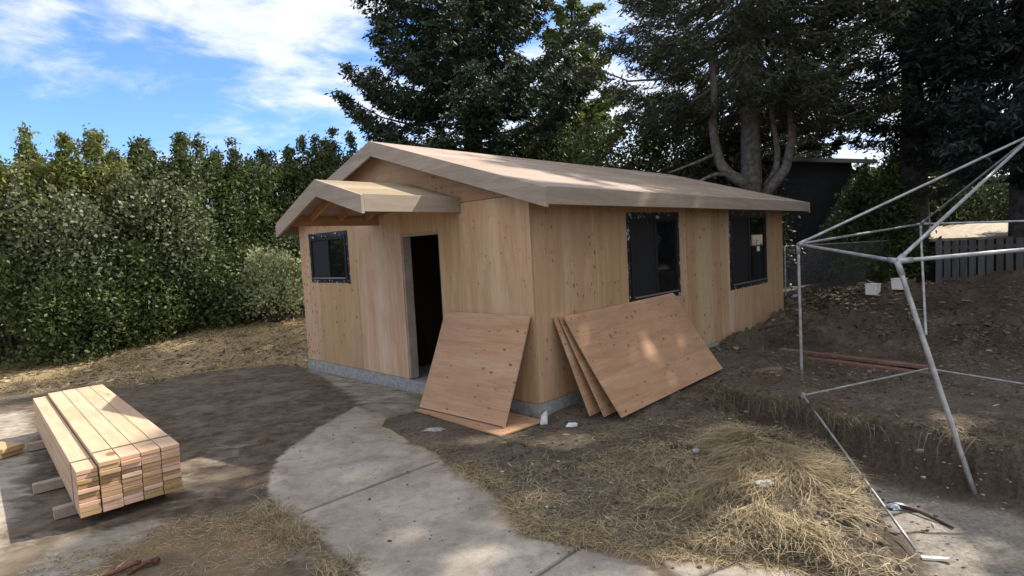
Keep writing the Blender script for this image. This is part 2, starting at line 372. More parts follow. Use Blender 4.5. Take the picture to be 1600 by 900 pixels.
def conc_mat():
    m, nt, N, L, b = newmat('old_concrete')
    tc = N.new('ShaderNodeTexCoord').outputs['Object']
    du = n_attr(N, 'dust_shade'); go = n_attr(N, 'gold'); jt = n_attr(N, 'joint')
    n1 = n_noise(N, L, tc, 1.6, 7, 0.62, 0.5); n2 = n_noise(N, L, tc, 60, 5, 0.75); n3 = n_noise(N, L, tc, 7, 6, 0.7, 0.5)
    nd = n_noise(N, L, n_map(N, L, tc, (1.0, 2.4, 1), (0, 0, 0.35)), 3.0, 8, 0.62, 0.9)
    c = n_mix(N, L, n_range(N, L, n1, 0.33, 0.68), (0.45,0.395,0.325), (0.28,0.24,0.19))
    c = n_mix(N, L, n_range(N, L, n3, 0.44, 0.70, 0, 0.62), c, (0.20,0.175,0.145))
    c = n_mix(N, L, n_range(N, L, n2, 0.46, 0.76, 0, 0.55), c, (0.15,0.14,0.125))
    vo = N.new('ShaderNodeTexVoronoi'); vo.inputs['Scale'].default_value = 5.5; L(tc, vo.inputs['Vector'])
    c = n_mix(N, L, n_range(N, L, vo.outputs['Distance'], 0.035, 0.02, 0, 0.8), c, (0.07,0.055,0.045))
    n4 = n_noise(N, L, n_map(N, L, tc, (1, 1.6, 1), (0, 0, 0.6)), 16, 6, 0.75, 0.6)
    c = n_mix(N, L, n_range(N, L, n4, 0.50, 0.72, 0, 0.5), c, (0.50,0.46,0.40))
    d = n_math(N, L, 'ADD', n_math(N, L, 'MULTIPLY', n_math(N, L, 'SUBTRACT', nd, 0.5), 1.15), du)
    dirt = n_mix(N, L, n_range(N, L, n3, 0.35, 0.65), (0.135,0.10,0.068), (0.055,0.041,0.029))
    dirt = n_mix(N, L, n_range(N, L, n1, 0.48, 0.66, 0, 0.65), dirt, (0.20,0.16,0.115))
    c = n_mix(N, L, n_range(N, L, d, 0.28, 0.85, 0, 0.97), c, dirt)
    g = n_math(N, L, 'MULTIPLY', go, n_range(N, L, nd, 0.35, 0.65, 0.25, 1))
    c = n_mix(N, L, g, c, n_mix(N, L, n_range(N, L, n2, 0.35, 0.65), (0.33,0.225,0.11), (0.15,0.095,0.045)))
    c = n_mix(N, L, n_math(N, L, 'MULTIPLY', jt, 0.88), c, (0.05,0.04,0.03))
    L(c, b.inputs['Base Color']); b.inputs['Roughness'].default_value = 0.9; b.inputs['Specular IOR Level'].default_value = 0.2
    n_bump(N, L, n_math(N, L, 'SUBTRACT', n_math(N, L, 'MULTIPLY', n2, 0.4), jt), b, 0.5, 0.012)
    return m
CONC = conc_mat()

# ================================================================== THE GROUND
PIT = pxpoly([(1118,606)], 0.1)+pxpoly([(1180,622),(1250,634),(1345,652),(1430,668),(1520,680),(1600,692)], 0.1)+[(6.5,3.4),(6.5,1.0),(1.9,1.0),(2.15,2.6)]+pxpoly([(1375,850),(1368,800),(1345,745),(1300,700),(1240,672),(1160,664)], 0.12)
MOUND = [(1.72,4.25,0.50,0.60,0.22,0.5), (2.08,4.05,0.36,0.62,0.13,0.3), (1.25,4.95,0.6,0.5,0.03,0.6), (2.0,4.95,0.35,0.35,0.08,0.9),
         (7.3,12.2,0.95,0.9,0.32,0.3), (8.6,12.6,0.6,0.7,0.16,0.2), (9.9,11.4,1.5,1.1,0.50,0.3), (11.8,11.0,1.6,1.3,0.40,0.2), (8.0,9.2,1.2,0.8,0.12,0.5), (6.0,10.2,1.1,0.8,0.16,0.2),
         (1.35,7.0,0.8,0.35,0.05,0.8), (0.05,5.55,0.5,0.3,0.05,0.5)]
CONCP = pxpoly([(470,566),(560,588),(665,612),(662,640),(600,655),(590,668),(640,690),(690,716),(745,744),(775,772),(830,822),(905,842),(1010,858),(1120,868),(1250,884),(1345,915)])+[(1.5,1.8),(-2.2,1.8)]+pxpoly([(-60,905),(-300,860)])+[(-12.0,6.0),(-12.0,9.2)]+pxpoly([(0,632),(190,612),(300,584),(400,572)])
VERGE = pxpoly([(400,768),(432,782),(470,818),(520,856),(562,886),(580,915),(540,930),(500,905),(470,870),(420,815)])
def terrain(x, y):
    lx = (x-HO[0])*HX[0]+(y-HO[1])*HX[1]; ly = (x-HO[0])*HY[0]+(y-HO[1])*HY[1]
    z = 0.012+0.0*x
    rough = fbm(x, y, 1.1, 5, 3)*0.035 + fbm(x, y, 6.0, 4, 11, 0.6)*0.022
    # slow rise along the side wall and to the back
    z = z + 0.21*sstep(0.5, 8.0, lx)*sstep(1.5, -0.5, ly) + 0.20*sstep(9, 18, y)
    # bank on the left up to the hedge
    s = (y-10.2)+0.22*(x+7)
    bank = sstep(0.0, 4.2, s+0.5*fbm(x, y, 0.5, 2, 5))*sstep(-1.0, -4.2, x)
    z = z+0.42*bank
    rough = rough*(1+1.2*bank)
    right = sstep(0.3, 2.0, x)
    rough = rough*(0.5+1.0*right)
    far = sstep(2.5, 5, x)*sstep(6.5, 8.5, y)*sstep(20, 14, y)*(1-0.95*np.exp(-((x-4.7)/1.3)**2-((y-7.9)/0.9)**2))
    rough = rough+far*(fbm(x, y, 1.5, 5, 21, 0.68)*0.26+np.abs(fbm(x, y, 3.6, 4, 23, 0.65))*0.22)
    for mx, my, sx, sy, h, rg in MOUND:
        g = np.exp(-(((x-mx)/sx)**2+((y-my)/sy)**2)**1.15*0.6)
        z = z+h*g; rough = rough+rg*g*fbm(x, y, 4.0, 4, 31, 0.6)*0.16
    # the excavation
    dpit = sdpoly(x, y, PIT)+0.09*fbm(x, y, 2.6, 3, 41)+0.06*fbm(x, y, 8, 3, 43)
    k = sstep(0.0, -0.09, dpit)
    lip = np.exp(-((dpit-0.08)/0.12)**2)*0.05*sstep(1.0, 2.0, x)
    floor = -0.42+fbm(x, y, 1.6, 4, 51)*0.05+0.07*np.exp(-((dpit+0.12)/0.12)**2)+fbm(x, y, 10, 3, 53)*0.012
    floor = floor+0.22*np.exp(-(((x-2.55)/0.35)**2+((y-3.0)/0.45)**2))
    z = (z+rough+lip*(1+2*fbm(x, y, 5, 2, 61)))*(1-k)+floor*k
    # under the paving the soil lies just below the slab, and laps over its edge
    dc = sdpoly(x, y, CONCP)+0.06*fbm(x, y, 2.2, 5, 71, 0.6)
    dv = sdpoly(x, y, VERGE)+0.05*fbm(x, y, 3.0, 4, 73, 0.6)
    inside = sstep(0.05, -0.07, dc)*sstep(-0.05, 0.05, dv)
    flatz = -0.05
    hill = sstep(0.10, 0.2, z)        # never lift the slab
    z = z*(1-inside)+flatz*inside
    # keep soil low inside the house
    inh = sstep(0.10, 0.25, lx)*sstep(7.9, 7.7, lx)*sstep(0.10, 0.25, ly)*sstep(5.5, 5.3, ly)
    z = z*(1-inh)-0.2*inh
    return z, dpit, dc, dv, bank, lx, ly
def axis(lo, hi, flo, fhi, step, grow=1.16):
    c = list(np.arange(flo, fhi+1e-6, step)); s = step
    while c[-1] < hi: s *= grow; c.append(c[-1]+s)
    s = step; pre = []
    p = flo
    while p > lo: s *= grow; p -= s; pre.append(p)
    return np.array(pre[::-1]+c)
def grid(xs, ys):
    X, Y = np.meshgrid(xs, ys); nx, ny = len(xs), len(ys)
    i = np.arange(nx-1)[None, :]+nx*np.arange(ny-1)[:, None]; i = i.ravel()
    return X.ravel(), Y.ravel(), np.stack([i, i+1, i+1+nx, i+nx], 1)
xs = axis(-900, 900, -6.5, 8.0, 0.045, 1.10); ys = axis(-300, 1500, 2.2, 13.5, 0.045, 1.10)
X, Y, F = grid(xs, ys)
Z, DP, DC, DV, BK, LX, LY = terrain(X, Y)
nz = fbm(X, Y, 1.3, 4, 81, 0.6)
strawmound = np.exp(-(((X-1.65)/0.75)**2+((Y-4.3)/0.72)**2))
edge_strip = sstep(0.45, 0.0, np.abs(DC))*sstep(-2, 0.5, X)*sstep(1.6, 0.0, X)
straw = np.clip(1.25*BK*(0.72+0.9*fbm(X, Y, 0.9, 4, 83)) + sstep(-1.5,-4,X)*sstep(9.0,10.4,Y)*0.9 + 0.75*strawmound*sstep(-0.1,0.1,DP) + 0.35*edge_strip
   + 0.30*sstep(0.3, 0.05, np.abs(DP-0.2))*sstep(2.0, 2.8, X) + 0.6*sstep(0.1,-0.1,DV), 0, 1)
# bare soil under the shrubs is not straw covered
straw *= 1-0.75*sstep(3.6, 4.6, (Y-10.2)+0.22*(X+7))*sstep(-1, -3, X)
dark_soil = np.clip(0.55*sstep(0.05,-0.05,DP)*sstep(-0.42,-0.22,DP)*sstep(1,2,X) + 0.75*sstep(2.6,4.5,X)*sstep(6.2,8.2,Y)*(0.8+nz)  # darker tone on the pit wall, far right soil and random patches
   + 0.45*np.clip(nz+0.05,0,1)*sstep(0.4,1.2,X)*sstep(8,6,Y), 0, 1)
sand = np.clip(sstep(-0.22,-0.42,DP)*0.95 + 0.35*sstep(-0.9,-0.1,LY)*sstep(2.2,0.1,-LY)*sstep(-0.5,1.5,LX)*0.8 + 0.25*np.clip(nz,0,1), 0, 1)
g = mesh_np('ground', np.stack([X, Y, Z], 1), F, SOIL, smooth=True, attrs=[('straw','POINT',straw),('dark_soil','POINT',dark_soil),('sand','POINT',sand)])
tag(g, kind='structure')
def ground_z(x, y):
    return terrain(np.atleast_1d(np.asarray(x, float)), np.atleast_1d(np.asarray(y, float)))[0]

# concrete path and yard slab (one slab with an uneven dusty skin)
xs = np.arange(-12.2, 2.6, 0.03); ys = np.arange(1.7, 11.2, 0.03)
X, Y, F = grid(xs, ys)
DCc = sdpoly(X, Y, CONCP); lx = (X-HO[0])*HX[0]+(Y-HO[1])*HX[1]
keep = (DCc < 0.14) & (lx < -0.02)
fk = keep[F].all(1); F = F[fk]; used = np.unique(F); mp_ = -np.ones(len(X), int); mp_[used] = np.arange(len(used)); F = mp_[F]; X = X[used]; Y = Y[used]
def soft(pts, wd, z=0.0): return sstep(wd, -wd, sdpoly(X, Y, pxpoly(pts, z))+0.10*fbm(X, Y, 1.8, 4, 91, 0.6))
dust_shade = np.full(len(X), 0.84)
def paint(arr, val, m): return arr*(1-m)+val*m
dust_shade = paint(dust_shade, 0.86, soft([(195,606),(320,584),(440,572),(540,612),(556,630),(490,668),(440,705),(330,690),(265,690),(160,640)], 0.18))
dust_shade = paint(dust_shade, 0.70, soft([(272,712),(380,690),(440,690),(418,745),(330,770),(262,790)], 0.20)*0.9)  # dirt here also stands in for the shade right of the lumber
dust_shade = paint(dust_shade, 0.98, soft([(385,700),(455,672),(500,664),(445,705),(420,750),(428,790),(400,790),(360,770)], 0.08))
dust_shade = paint(dust_shade, 0.50, soft([(470,570),(660,605),(660,640),(600,650),(560,628),(520,600)], 0.10))
dust_shade = paint(dust_shade, 0.10, soft([(556,636),(600,654),(640,694),(690,722),(738,752),(768,776),(820,832),(895,858),(1000,888),(1060,920),(580,920),(560,880),(500,840),(462,808),(430,782),(422,752),(440,712),(500,668)], 0.07))
dust_shade = paint(dust_shade, 0.95, soft([(745,742),(900,775),(1010,840),(1130,860),(1250,884),(1340,920),(1080,920),(1015,880),(905,852),(835,830),(778,772)], 0.07))
dust_shade = paint(dust_shade, 0.30, soft([(1050,880),(1180,872),(1250,890),(1300,920),(1080,920)], 0.08))
dust_shade = paint(dust_shade, 0.80, soft([(130,830),(290,800),(395,775),(470,830),(540,920),(240,920)], 0.15))
dust_shade = paint(dust_shade, 0.42, soft([(20,905),(90,850),(240,808),(270,815),(160,870),(100,920)], 0.12))
dust_shade = paint(dust_shade, 0.40, soft([(-300,700),(40,640),(60,680),(0,880),(-100,880)], 0.15))
gold = 0.85*soft([(120,870),(260,815),(400,790),(470,850),(545,920),(60,920)], 0.15)+0.8*soft([(720,735),(880,770),(1010,835),(1100,860),(1000,880),(900,850),(800,800)], 0.05)
gold = np.clip(gold*(0.55+0.9*fbm(X, Y, 2.0, 4, 95)), 0, 1)
gold = np.maximum(gold, 0.55*sstep(0.25, 0.0, np.abs(DCc[used]))*sstep(8.5, 7.5, Y))
joint = np.zeros(len(X))
for a, b_ in (((455,806),(680,722)), ((815,915),(915,848)), ((262,692),(470,655)), ((1080,905),(1180,862)), ((-100,700),(0,672))):
    A = atz(*a); B = atz(*b_); e = (B-A)[:2]; t = np.clip(((X-A[0])*e[0]+(Y-A[1])*e[1])/(e@e), 0, 1)
    dd = np.hypot(X-A[0]-t*e[0], Y-A[1]-t*e[1])+0.008*fbm(X, Y, 5, 3, 97)
    joint = np.maximum(joint, sstep(0.028, 0.004, dd))
Zc = 0.004*fbm(X, Y, 0.9, 3, 99)-0.018*joint
cp = mesh_np('concrete_path', np.stack([X, Y, Zc], 1), F, CONC, smooth=True, attrs=[('dust_shade','POINT',dust_shade),('gold','POINT',gold),('joint','POINT',joint)])
tag(cp, kind='structure')

# ================================================================== THE HOUSE
house = empty('timber_cottage', HO, HA, 'small unpainted plywood cottage under construction with a gable roof and porch canopy', 'house')
ZB = 0.18; W_ = 5.5; D_ = 7.93
def cells(mb, us, zs, holes, put):
    us = sorted(set(us)); zs = sorted(set(zs))
    for i in range(len(us)-1):
        for j in range(len(zs)-1):
            cu = (us[i]+us[i+1])/2; cz = (zs[j]+zs[j+1])/2
            if any(h[0] < cu < h[1] and h[2] < cz < h[3] for h in holes): continue
            put(us[i], us[i+1], zs[j], zs[j+1])
def sheeted(name, plane, u0, u1, z0, z1, holes, mat, first=1.22, thick=0.012, inner=0.10, hspl=None):
    """plane 'x' = wall in x=const facing -x ; 'y' facing -y ; returns the sheathing object"""
    edges = [u0]; e = u0+first
    while e < u1-0.12: edges.append(e); e += 1.22
    edges.append(u1); mb = MB(); gap = 0.003
    hz = [z0]+(hspl or [])+[z1]
    for i in range(len(edges)-1):
        for k in range(len(hz)-1):
            a, b = edges[i]+gap, edges[i+1]-gap; c, d = hz[k]+gap, hz[k+1]-gap; t = rnd.uniform(0.22, 0.85)
            us = [a, b]+[h for hh in holes for h in hh[:2] if a < h < b]; zs = [c, d]+[h for hh in holes for h in hh[2:] if c < h < d]
            def put(p, q, r, s_):
                if plane == 'x': mb.box((0, p, r), (thick, q, s_), t)
                elif plane == 'y': mb.box((p, 0, r), (q, thick, s_), t)
                elif plane == 'X': mb.box((D_-thick, p, r), (D_, q, s_), t)
                else: mb.box((p, W_-thick, r), (q, W_, s_), t)
            cells(mb, us, zs, holes, put)
    o = mb.build(name, mat, house)
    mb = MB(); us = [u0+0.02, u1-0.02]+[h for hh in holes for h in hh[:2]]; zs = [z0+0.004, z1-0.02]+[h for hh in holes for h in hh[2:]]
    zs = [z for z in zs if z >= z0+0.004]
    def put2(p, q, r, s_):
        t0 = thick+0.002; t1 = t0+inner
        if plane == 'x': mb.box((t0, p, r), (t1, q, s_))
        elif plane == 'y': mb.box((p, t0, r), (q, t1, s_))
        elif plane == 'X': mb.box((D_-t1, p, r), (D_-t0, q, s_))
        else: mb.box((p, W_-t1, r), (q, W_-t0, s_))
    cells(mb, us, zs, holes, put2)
    return o, mb.build('wall_framing', INNER_DARK, o)
RW = 2.60   # plate height (top of full sheets on the gable wall)
PK = 2.69; PZ = 3.555; SL = 0.309
def roofz(y): return PZ-SL*abs(y-PK)
WIN_F = (3.93, 5.10, 1.60, 2.31); DOOR = (1.611, 2.466, 0.0, 2.247)
fw, _ = sheeted('front_wall', 'x', 0.0, W_, ZB, RW-0.03, [WIN_F, DOOR], PLY_V, first=1.22)
W1 = (2.03, 3.37, 1.16, 2.29); W2 = (5.32, 6.98, 1.07, 2.35)
sw, _ = sheeted('side_wall', 'y', 0.014, D_, ZB, 2.56, [W1, W2], PLY_V, first=1.206)
sheeted('back_wall', 'X', 0.014, W_-0.014, ZB, RW-0.03, [], PLY_V)
sheeted('far_side_wall', 'Y', 0.014, D_, ZB, 2.56, [], PLY_V)
# gable triangle of horizontal sheets
for nm, x0, x1 in (('gable', -0.0, 0.012), ('back_gable', D_-0.012, D_)):
    mb = MB(); e = [0.0, 0.55, 1.77, 2.99, 4.21, 5.43, W_]
    for i in range(len(e)-1):
        a, b = e[i]+0.0018, e[i+1]-0.0018
        pts = [(a, RW-0.026), (b, RW-0.026)]; zt = lambda y: max(roofz(y)-0.045, RW-0.020)
        pts.append((b, zt(b)))
        if a < PK < b: pts.append((PK, zt(PK)))
        pts.append((a, zt(a)))
        mb.prism(pts, 'x', x0, x1, rnd.uniform(0.25, 0.6))
    mb.build(nm, PLY_GAB, house)
# door rough opening: studs and header in raw timber
mb = MB()
mb.box((0.013, DOOR[0]+0.001, 0.185), (0.15, DOOR[0]+0.03, DOOR[3]-0.002), .6); mb.box((0.013, DOOR[1]-0.03, 0.185), (0.15, DOOR[1]-0.001, DOOR[3]-0.002), .7)
mb.box((0.013, DOOR[0]+0.031, DOOR[3]-0.04), (0.15, DOOR[1]-0.031, DOOR[3]-0.002), .5)
mb.build('door_frame', TRIM, house)
# foundation stem wall and slab
mb = MB()
mb.box((-0.004, -0.004, -0.35), (0.15, DOOR[0], ZB-0.003)); mb.box((-0.004, DOOR[1], -0.35), (0.15, W_+0.004, ZB-0.003)); mb.box((-0.004, DOOR[0], -0.35), (0.15, DOOR[1], ZB-0.02))
mb.box((0.151, -0.004, -0.35), (D_+0.004, 0.15, ZB-0.003)); mb.box((0.151, W_-0.15, -0.35), (D_, W_+0.004, ZB-0.003)); mb.box((D_-0.15, 0.151, -0.35), (D_+0.004, W_-0.151, ZB-0.003))
mb.box((0.151, 0.151, 0.0), (D_-0.151, W_-0.151, ZB-0.02))
mb.build('foundation', CONC_F, house)
# invented inner walls and ceiling, added near-black to keep the doorway dark
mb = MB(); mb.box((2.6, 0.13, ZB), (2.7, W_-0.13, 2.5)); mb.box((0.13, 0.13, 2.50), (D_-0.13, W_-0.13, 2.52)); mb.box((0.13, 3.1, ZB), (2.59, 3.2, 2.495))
mb.build('added_partition', INNER_DARK, house)

# main roof
XF, XR = -0.22, D_+0.22; YR, YL = -0.43, 5.81
roof = MB()
def deck(mb, xa, xb, ya, za, yb, zb, t=0.018, nx=None, ny=None):
    """sloping plywood sheets; thickness t measured down"""
    nx = nx or max(1, round((xb-xa)/2.44)); ny = ny or max(1, round(abs(yb-ya)/1.22))
    for j in range(ny):
        off = 0.5 if j % 2 else 0.0
        xe = [xa]+[xa+(i+off)*(xb-xa)/nx for i in range(0, nx+1) if xa+0.1 < xa+(i+off)*(xb-xa)/nx < xb-0.1]+[xb]
        for i in range(len(xe)-1):
            p, q = xe[i]+0.003, xe[i+1]-0.003
            f0, f1 = j/ny, (j+1)/ny
            y0, y1 = ya+(yb-ya)*f0, ya+(yb-ya)*f1; z0, z1 = za+(zb-za)*f0, za+(zb-za)*f1
            dy = 0.003*(1 if y1 > y0 else -1); y0 += dy; y1 -= dy; jj = 0
            v = [(p,y0,z0),(q,y0,z0),(q,y1,z1),(p,y1,z1)]; v += [(a,b,c-t) for a,b,c in v]
            fs = [(0,1,2,3),(7,6,5,4),(4,5,1,0),(5,6,2,1),(6,7,3,2),(7,4,0,3)]
            if yb < ya: fs = [f[::-1] for f in fs]
            mb.add(v, fs, rnd.uniform(0.15, 0.9))
deck(roof, XF+0.002, XR-0.002, YR+0.002, roofz(YR), PK, PZ); deck(roof, XF+0.002, XR-0.002, YL-0.002, roofz(YL), PK, PZ)
ro = roof.build('roof', PLY_ROOF, house)
def rake(mb, x0, x1, ya, za, yb, zb, h, drop=0.019):
    """vertical board following the slope, top just under the deck"""
    mb.prism([(ya, za-h), (yb, zb-h), (yb, zb-drop), (ya, za-drop)] if yb > ya else [(yb, zb-h), (ya, za-h), (ya, za-drop), (yb, zb-drop)], 'x', x0, x1)
for nm, xa, xb in (('rake_board', XF-0.038, XF), ('rake_board', XR, XR+0.038)):
    mb = MB(); rake(mb, xa, xb, YR-0.040, roofz(YR-0.04), PK-0.001, PZ, 0.205, -0.002); mb.build(nm, TRIM, ro, bevel=0.003)
    mb = MB(); rake(mb, xa, xb, PK+0.001, PZ, YL+0.040, roofz(YL+.04), 0.205, -0.002); mb.build(nm, TRIM, ro, bevel=0.003)
mb = MB(); mb.box((XF, YR-0.038, roofz(YR)-0.185), (XR, YR, roofz(YR)+0.002)); mb.build('fascia', TRIM_X, ro, bevel=0.003)
mb = MB(); mb.box((XF, YL, roofz(YL)-0.185), (XR, YL+0.038, roofz(YL)+0.002)); mb.build('fascia', TRIM_X, ro, bevel=0.003)
# rafter tails and barge lookouts
x = 0.05
while x < D_:
    for a, b in ((YR+0.001, 0.6), (YL-0.001, W_-0.6)):
        mb = MB(); mb.prism([(a, roofz(a)-0.13), (b, roofz(b)-0.13), (b, roofz(b)-0.020), (a, roofz(a)-0.020)] if b > a else [(b, roofz(b)-0.13), (a, roofz(a)-0.13), (a, roofz(a)-0.020), (b, roofz(b)-0.020)], 'x', x, x+0.038); mb.build('rafter_tail', RAFT, ro)
    x += 0.61

# porch canopy
CX = -1.38; CPK = 2.12; CZ = 2.905; CR, CRZ = 1.18, 2.64; CL, CLZ = 3.20, 2.475
can = MB(); deck(can, CX+0.002, -0.003, CR+0.002, CRZ, CPK, CZ, 0.018, 1, 1); deck(can, CX+0.002, -0.003, CL-0.002, CLZ, CPK, CZ, 0.018, 1, 1)
co = can.build('porch_canopy', PLY_ROOF, house)
h_ = 0.20
mb = MB(); mb.prism([(CR-0.038, CRZ-0.011-h_), (CPK-0.001, CZ-h_), (CPK-0.001, CZ+0.002), (CR-0.038, CRZ-0.009)], 'x', CX-0.038, CX); mb.build('rake_board', TRIM, co, bevel=0.003)
mb = MB(); mb.prism([(CPK+0.001, CZ-h_), (CL+0.038, CLZ-0.014-h_+0.02), (CL+0.038, CLZ-0.012), (CPK+0.001, CZ+0.002)], 'x', CX-0.038, CX); mb.build('rake_board', TRIM, co, bevel=0.003)
mb = MB(); mb.box((CX, CR-0.038, CRZ-0.19), (-0.003, CR, CRZ+0.002)); mb.build('fascia', TRIM_X, co, bevel=0.003)
mb = MB(); mb.box((CX+0.01, 2.98, 2.405), (-0.003, 3.02, 2.54)); mb.build('beam', RAFT, co, bevel=0.003)
mb = MB(); mb.box((CX+0.01, CR+0.03, 2.47), (-0.003, CR+0.07, 2.60)); mb.build('beam', RAFT, co, bevel=0.003)
for k in range(3):
    xx = CX+0.30+0.42*k; mb = MB()
    mb.prism([(CR+0.08, CRZ-0.10), (CPK, CZ-0.13), (2.975, 2.455), (2.975, 2.541), (CPK, CZ-0.021), (CR+0.08, CRZ+0.0)], 'x', xx, xx+0.038, .5)
    mb.v = [(a, b, c-0.002) for a, b, c in mb.v]; mb.build('rafter', RAFT, co)

# windows
def window(plane, hole, wrap=0.07, label=None, split=0.5, flip=False):
    u0, u1, z0, z1 = hole
    def P3(u, dep, z): return (dep, u, z) if plane == 'x' else (u, dep, z)
    def bx(mb, ua, ub, da, db, za, zb): mb.box(P3(ua, da, za), P3(ub, db, zb))
    fr = MB(); t = 0.045; d0, d1 = -0.022, 0.05
    bx(fr, u0+0.004, u1-0.004, d0, d1, z0+0.004, z0+t); bx(fr, u0+0.004, u1-0.004, d0, d1, z1-t, z1-0.004)
    bx(fr, u0+0.004, u0+t, d0, d1, z0+t, z1-t); bx(fr, u1-t, u1-0.004, d0, d1, z0+t, z1-t)
    um = u0+(u1-u0)*split
    bx(fr, um-0.028, um+0.028, d0+0.008, d1-0.004, z0+t, z1-t)
    w_ = fr.build('window', BLACKV, house, bevel=0.003)
    if label: w_['label'] = label
    pn = MB(); ua, ub = (u0+t, um-0.028) if not flip else (um+0.028, u1-t)
    bx(pn, ua+0.001, ub-0.001, 0.012, 0.018, z0+t+0.001, z1-t-0.001); pn.build('pane', GLASS, w_)
    pn = MB(); ua, ub = (um+0.028, u1-t) if not flip else (u0+t, um-0.028)
    bx(pn, ua+0.001, ub-0.001, 0.002, 0.008, z0+t+0.001, z1-t-0.001); pn.build('screen', SCREEN, w_)
    tr = MB(); bx(tr, u0+t, u1-t, -0.032, -0.023, z0+0.022, z0+0.042); tr.build('track', SILVER, w_)
    tp = MB(); q = wrap; e = -0.003
    def rag(ua, ub, za, zb, horiz):
        n = 14; pts = []
        lo = [(ua+(ub-ua)*i/n, za) for i in range(n+1)]
        bx(tp, ua, ub, e, -0.0005, za, zb)
    rag(u0-q, u1+q, z1+0.002, z1+q*1.3, 1); rag(u0-q, u0-0.001, z0-q*1.1, z1+0.001, 0); rag(u1+0.001, u1+q*0.9, z0-q*0.8, z1+0.001, 0); rag(u0, u1, z0-q*0.9, z0-0.001, 1)
    tp.v = [(v[0]+(rnd.uniform(-.006, .006) if plane == 'y' else 0), v[1]+(rnd.uniform(-.006, .006) if plane == 'x' else 0), v[2]+rnd.uniform(-.008, .008)) for v in tp.v]
    tp.build('flashing_tape', TAPE, w_)
    return w_
window('x', WIN_F, 0.055, 'small square window beside the doorway', 0.5)
window('y', W1, 0.07, 'nearer window on the long side wall', 0.52, True)
w2 = window('y', W2, 0.06, 'farther window on the long side wall', 0.5, True)
mb = MB(); mb.box((6.55, 0.0, 1.78), (6.67, 0.0115, 1.87)); mb.box((6.55, 0.0, 1.66), (6.67, 0.0115, 1.755)); mb.build('sticker', WHITEP, w2)

# ================================================================== LOOSE PLYWOOD
def sheet(name, TLp, TRp, BRp, BLp, label, group=None, mat=PLY_X, t=0.016, curve=0.0):
    """rigid sheet fitted to four measured corners (house coordinates)"""
    TL, TR, BR, BL = [Vector(HW(*p)) for p in (TLp, TRp, BRp, BLp)]
    c = (TL+TR+BR+BL)/4; ux = ((TR-TL)+(BR-BL)).normalized(); uy = ((TL-BL)+(TR-BR)); uy = (uy-ux*uy.dot(ux)).normalized(); nz_ = ux.cross(uy)
    wd = ((TR-TL).length+(BR-BL).length)/2; ht = ((TL-BL).length+(TR-BR).length)/2
    nx, ny = 12, 6; mb = MB(); V = []; Fs = []
    for s_ in (0, 1):
        for j in range(ny+1):
            for i in range(nx+1):
                a = i/nx-0.5; b = j/ny-0.5
                V.append((a*wd, b*ht, (t/2 if s_ else -t/2)-curve*(1-4*b*b)+curve*0.4*(4*a*a)))
    n = (nx+1)*(ny+1)
    for j in range(ny):
        for i in range(nx):
            k = j*(nx+1)+i; Fs.append((k+n, k+1+n, k+nx+2+n, k+nx+1+n)); Fs.append((k, k+nx+1, k+nx+2, k+1))
    for i in range(nx): Fs.append((i, i+1, i+1+n, i+n)); k = ny*(nx+1)+i; Fs.append((k, k+n, k+1+n, k+1))
    for j in range(ny): k = j*(nx+1); Fs.append((k, k+n, k+nx+1+n, k+nx+1)); k += nx; Fs.append((k, k+nx+1, k+nx+1+n, k+n))
    mb.add(V, Fs, 0.45); o = mb.build(name, mat)
    M = Matrix((( ux.x, uy.x, nz_.x, c.x), (ux.y, uy.y, nz_.y, c.y), (ux.z, uy.z, nz_.z, c.z), (0,0,0,1))); o.matrix_world = M
    return tag(o, label, 'plywood sheet', group)
sheet('plywood_sheet', (-.05,1.60,1.19), (-.05,.07,1.19), (-.52,-.02,.062), (-.585,1.36,.062), 'knotty plywood sheet leaning on the front wall between doorway and corner', curve=0.012)
sheet('plywood_sheet', (-.03,1.46,.035), (-.07,-.10,.035), (-.76,-.16,.035), (-.64,1.43,.035), 'plywood sheet lying flat on the soil under the leaning one')
G = 'plywood sheets stacked against the side wall'
sheet('plywood_sheet', (.46,-.10,1.155), (3.13,-.085,1.15), (2.98,-.77,.115), (.30,-.86,.055), 'outermost sun-dappled plywood sheet of the stack leaning on the side wall', G, curve=0.02)
sheet('plywood_sheet', (.415,-.055,1.15), (2.9,-.05,1.13), (2.75,-.60,.08), (.29,-.655,.045), 'middle plywood sheet of the stack leaning on the side wall', G)
sheet('plywood_sheet', (.37,-.025,1.15), (2.8,-.025,1.12), (2.6,-.46,.08), (.215,-.50,.045), 'innermost plywood sheet of the stack, closest to the side wall', G)

# ================================================================== LUMBER STACK
LA = atz(118, 735, .47); LB = atz(52, 622, .47); LD = (LA-LB); LD[2] = 0; LD /= np.linalg.norm(LD)    # points to the near end
LN = np.array([-LD[1], LD[0], 0.0])                                                                    # across, to the right
if LN[0] < 0: LN = -LN
lang = math.atan2(LD[1], LD[0]); LEN = 3.66; BW, BT = 0.139, 0.0365
ordn = ['first','second','third','fourth','fifth','sixth','seventh','eighth','ninth','tenth','eleventh']
base = np.array([LA[0], LA[1], 0.0])
bdata = MB(); bdata.box((-LEN, 0, 0), (0, BW-0.004, BT-0.0035)); btmp = bdata.build('lumber_board', LUMBER, bevel=0.002)
bmesh_ = btmp.data; bmesh_.materials.append(ENDG)
for p in bmesh_.polygons:
    if abs(p.normal.x) > 0.9: p.material_index = 1
bpy.data.objects.remove(btmp)
sgn = 1 if np.dot(np.array([-math.sin(lang), math.cos(lang), 0]), LN) > 0 else -1
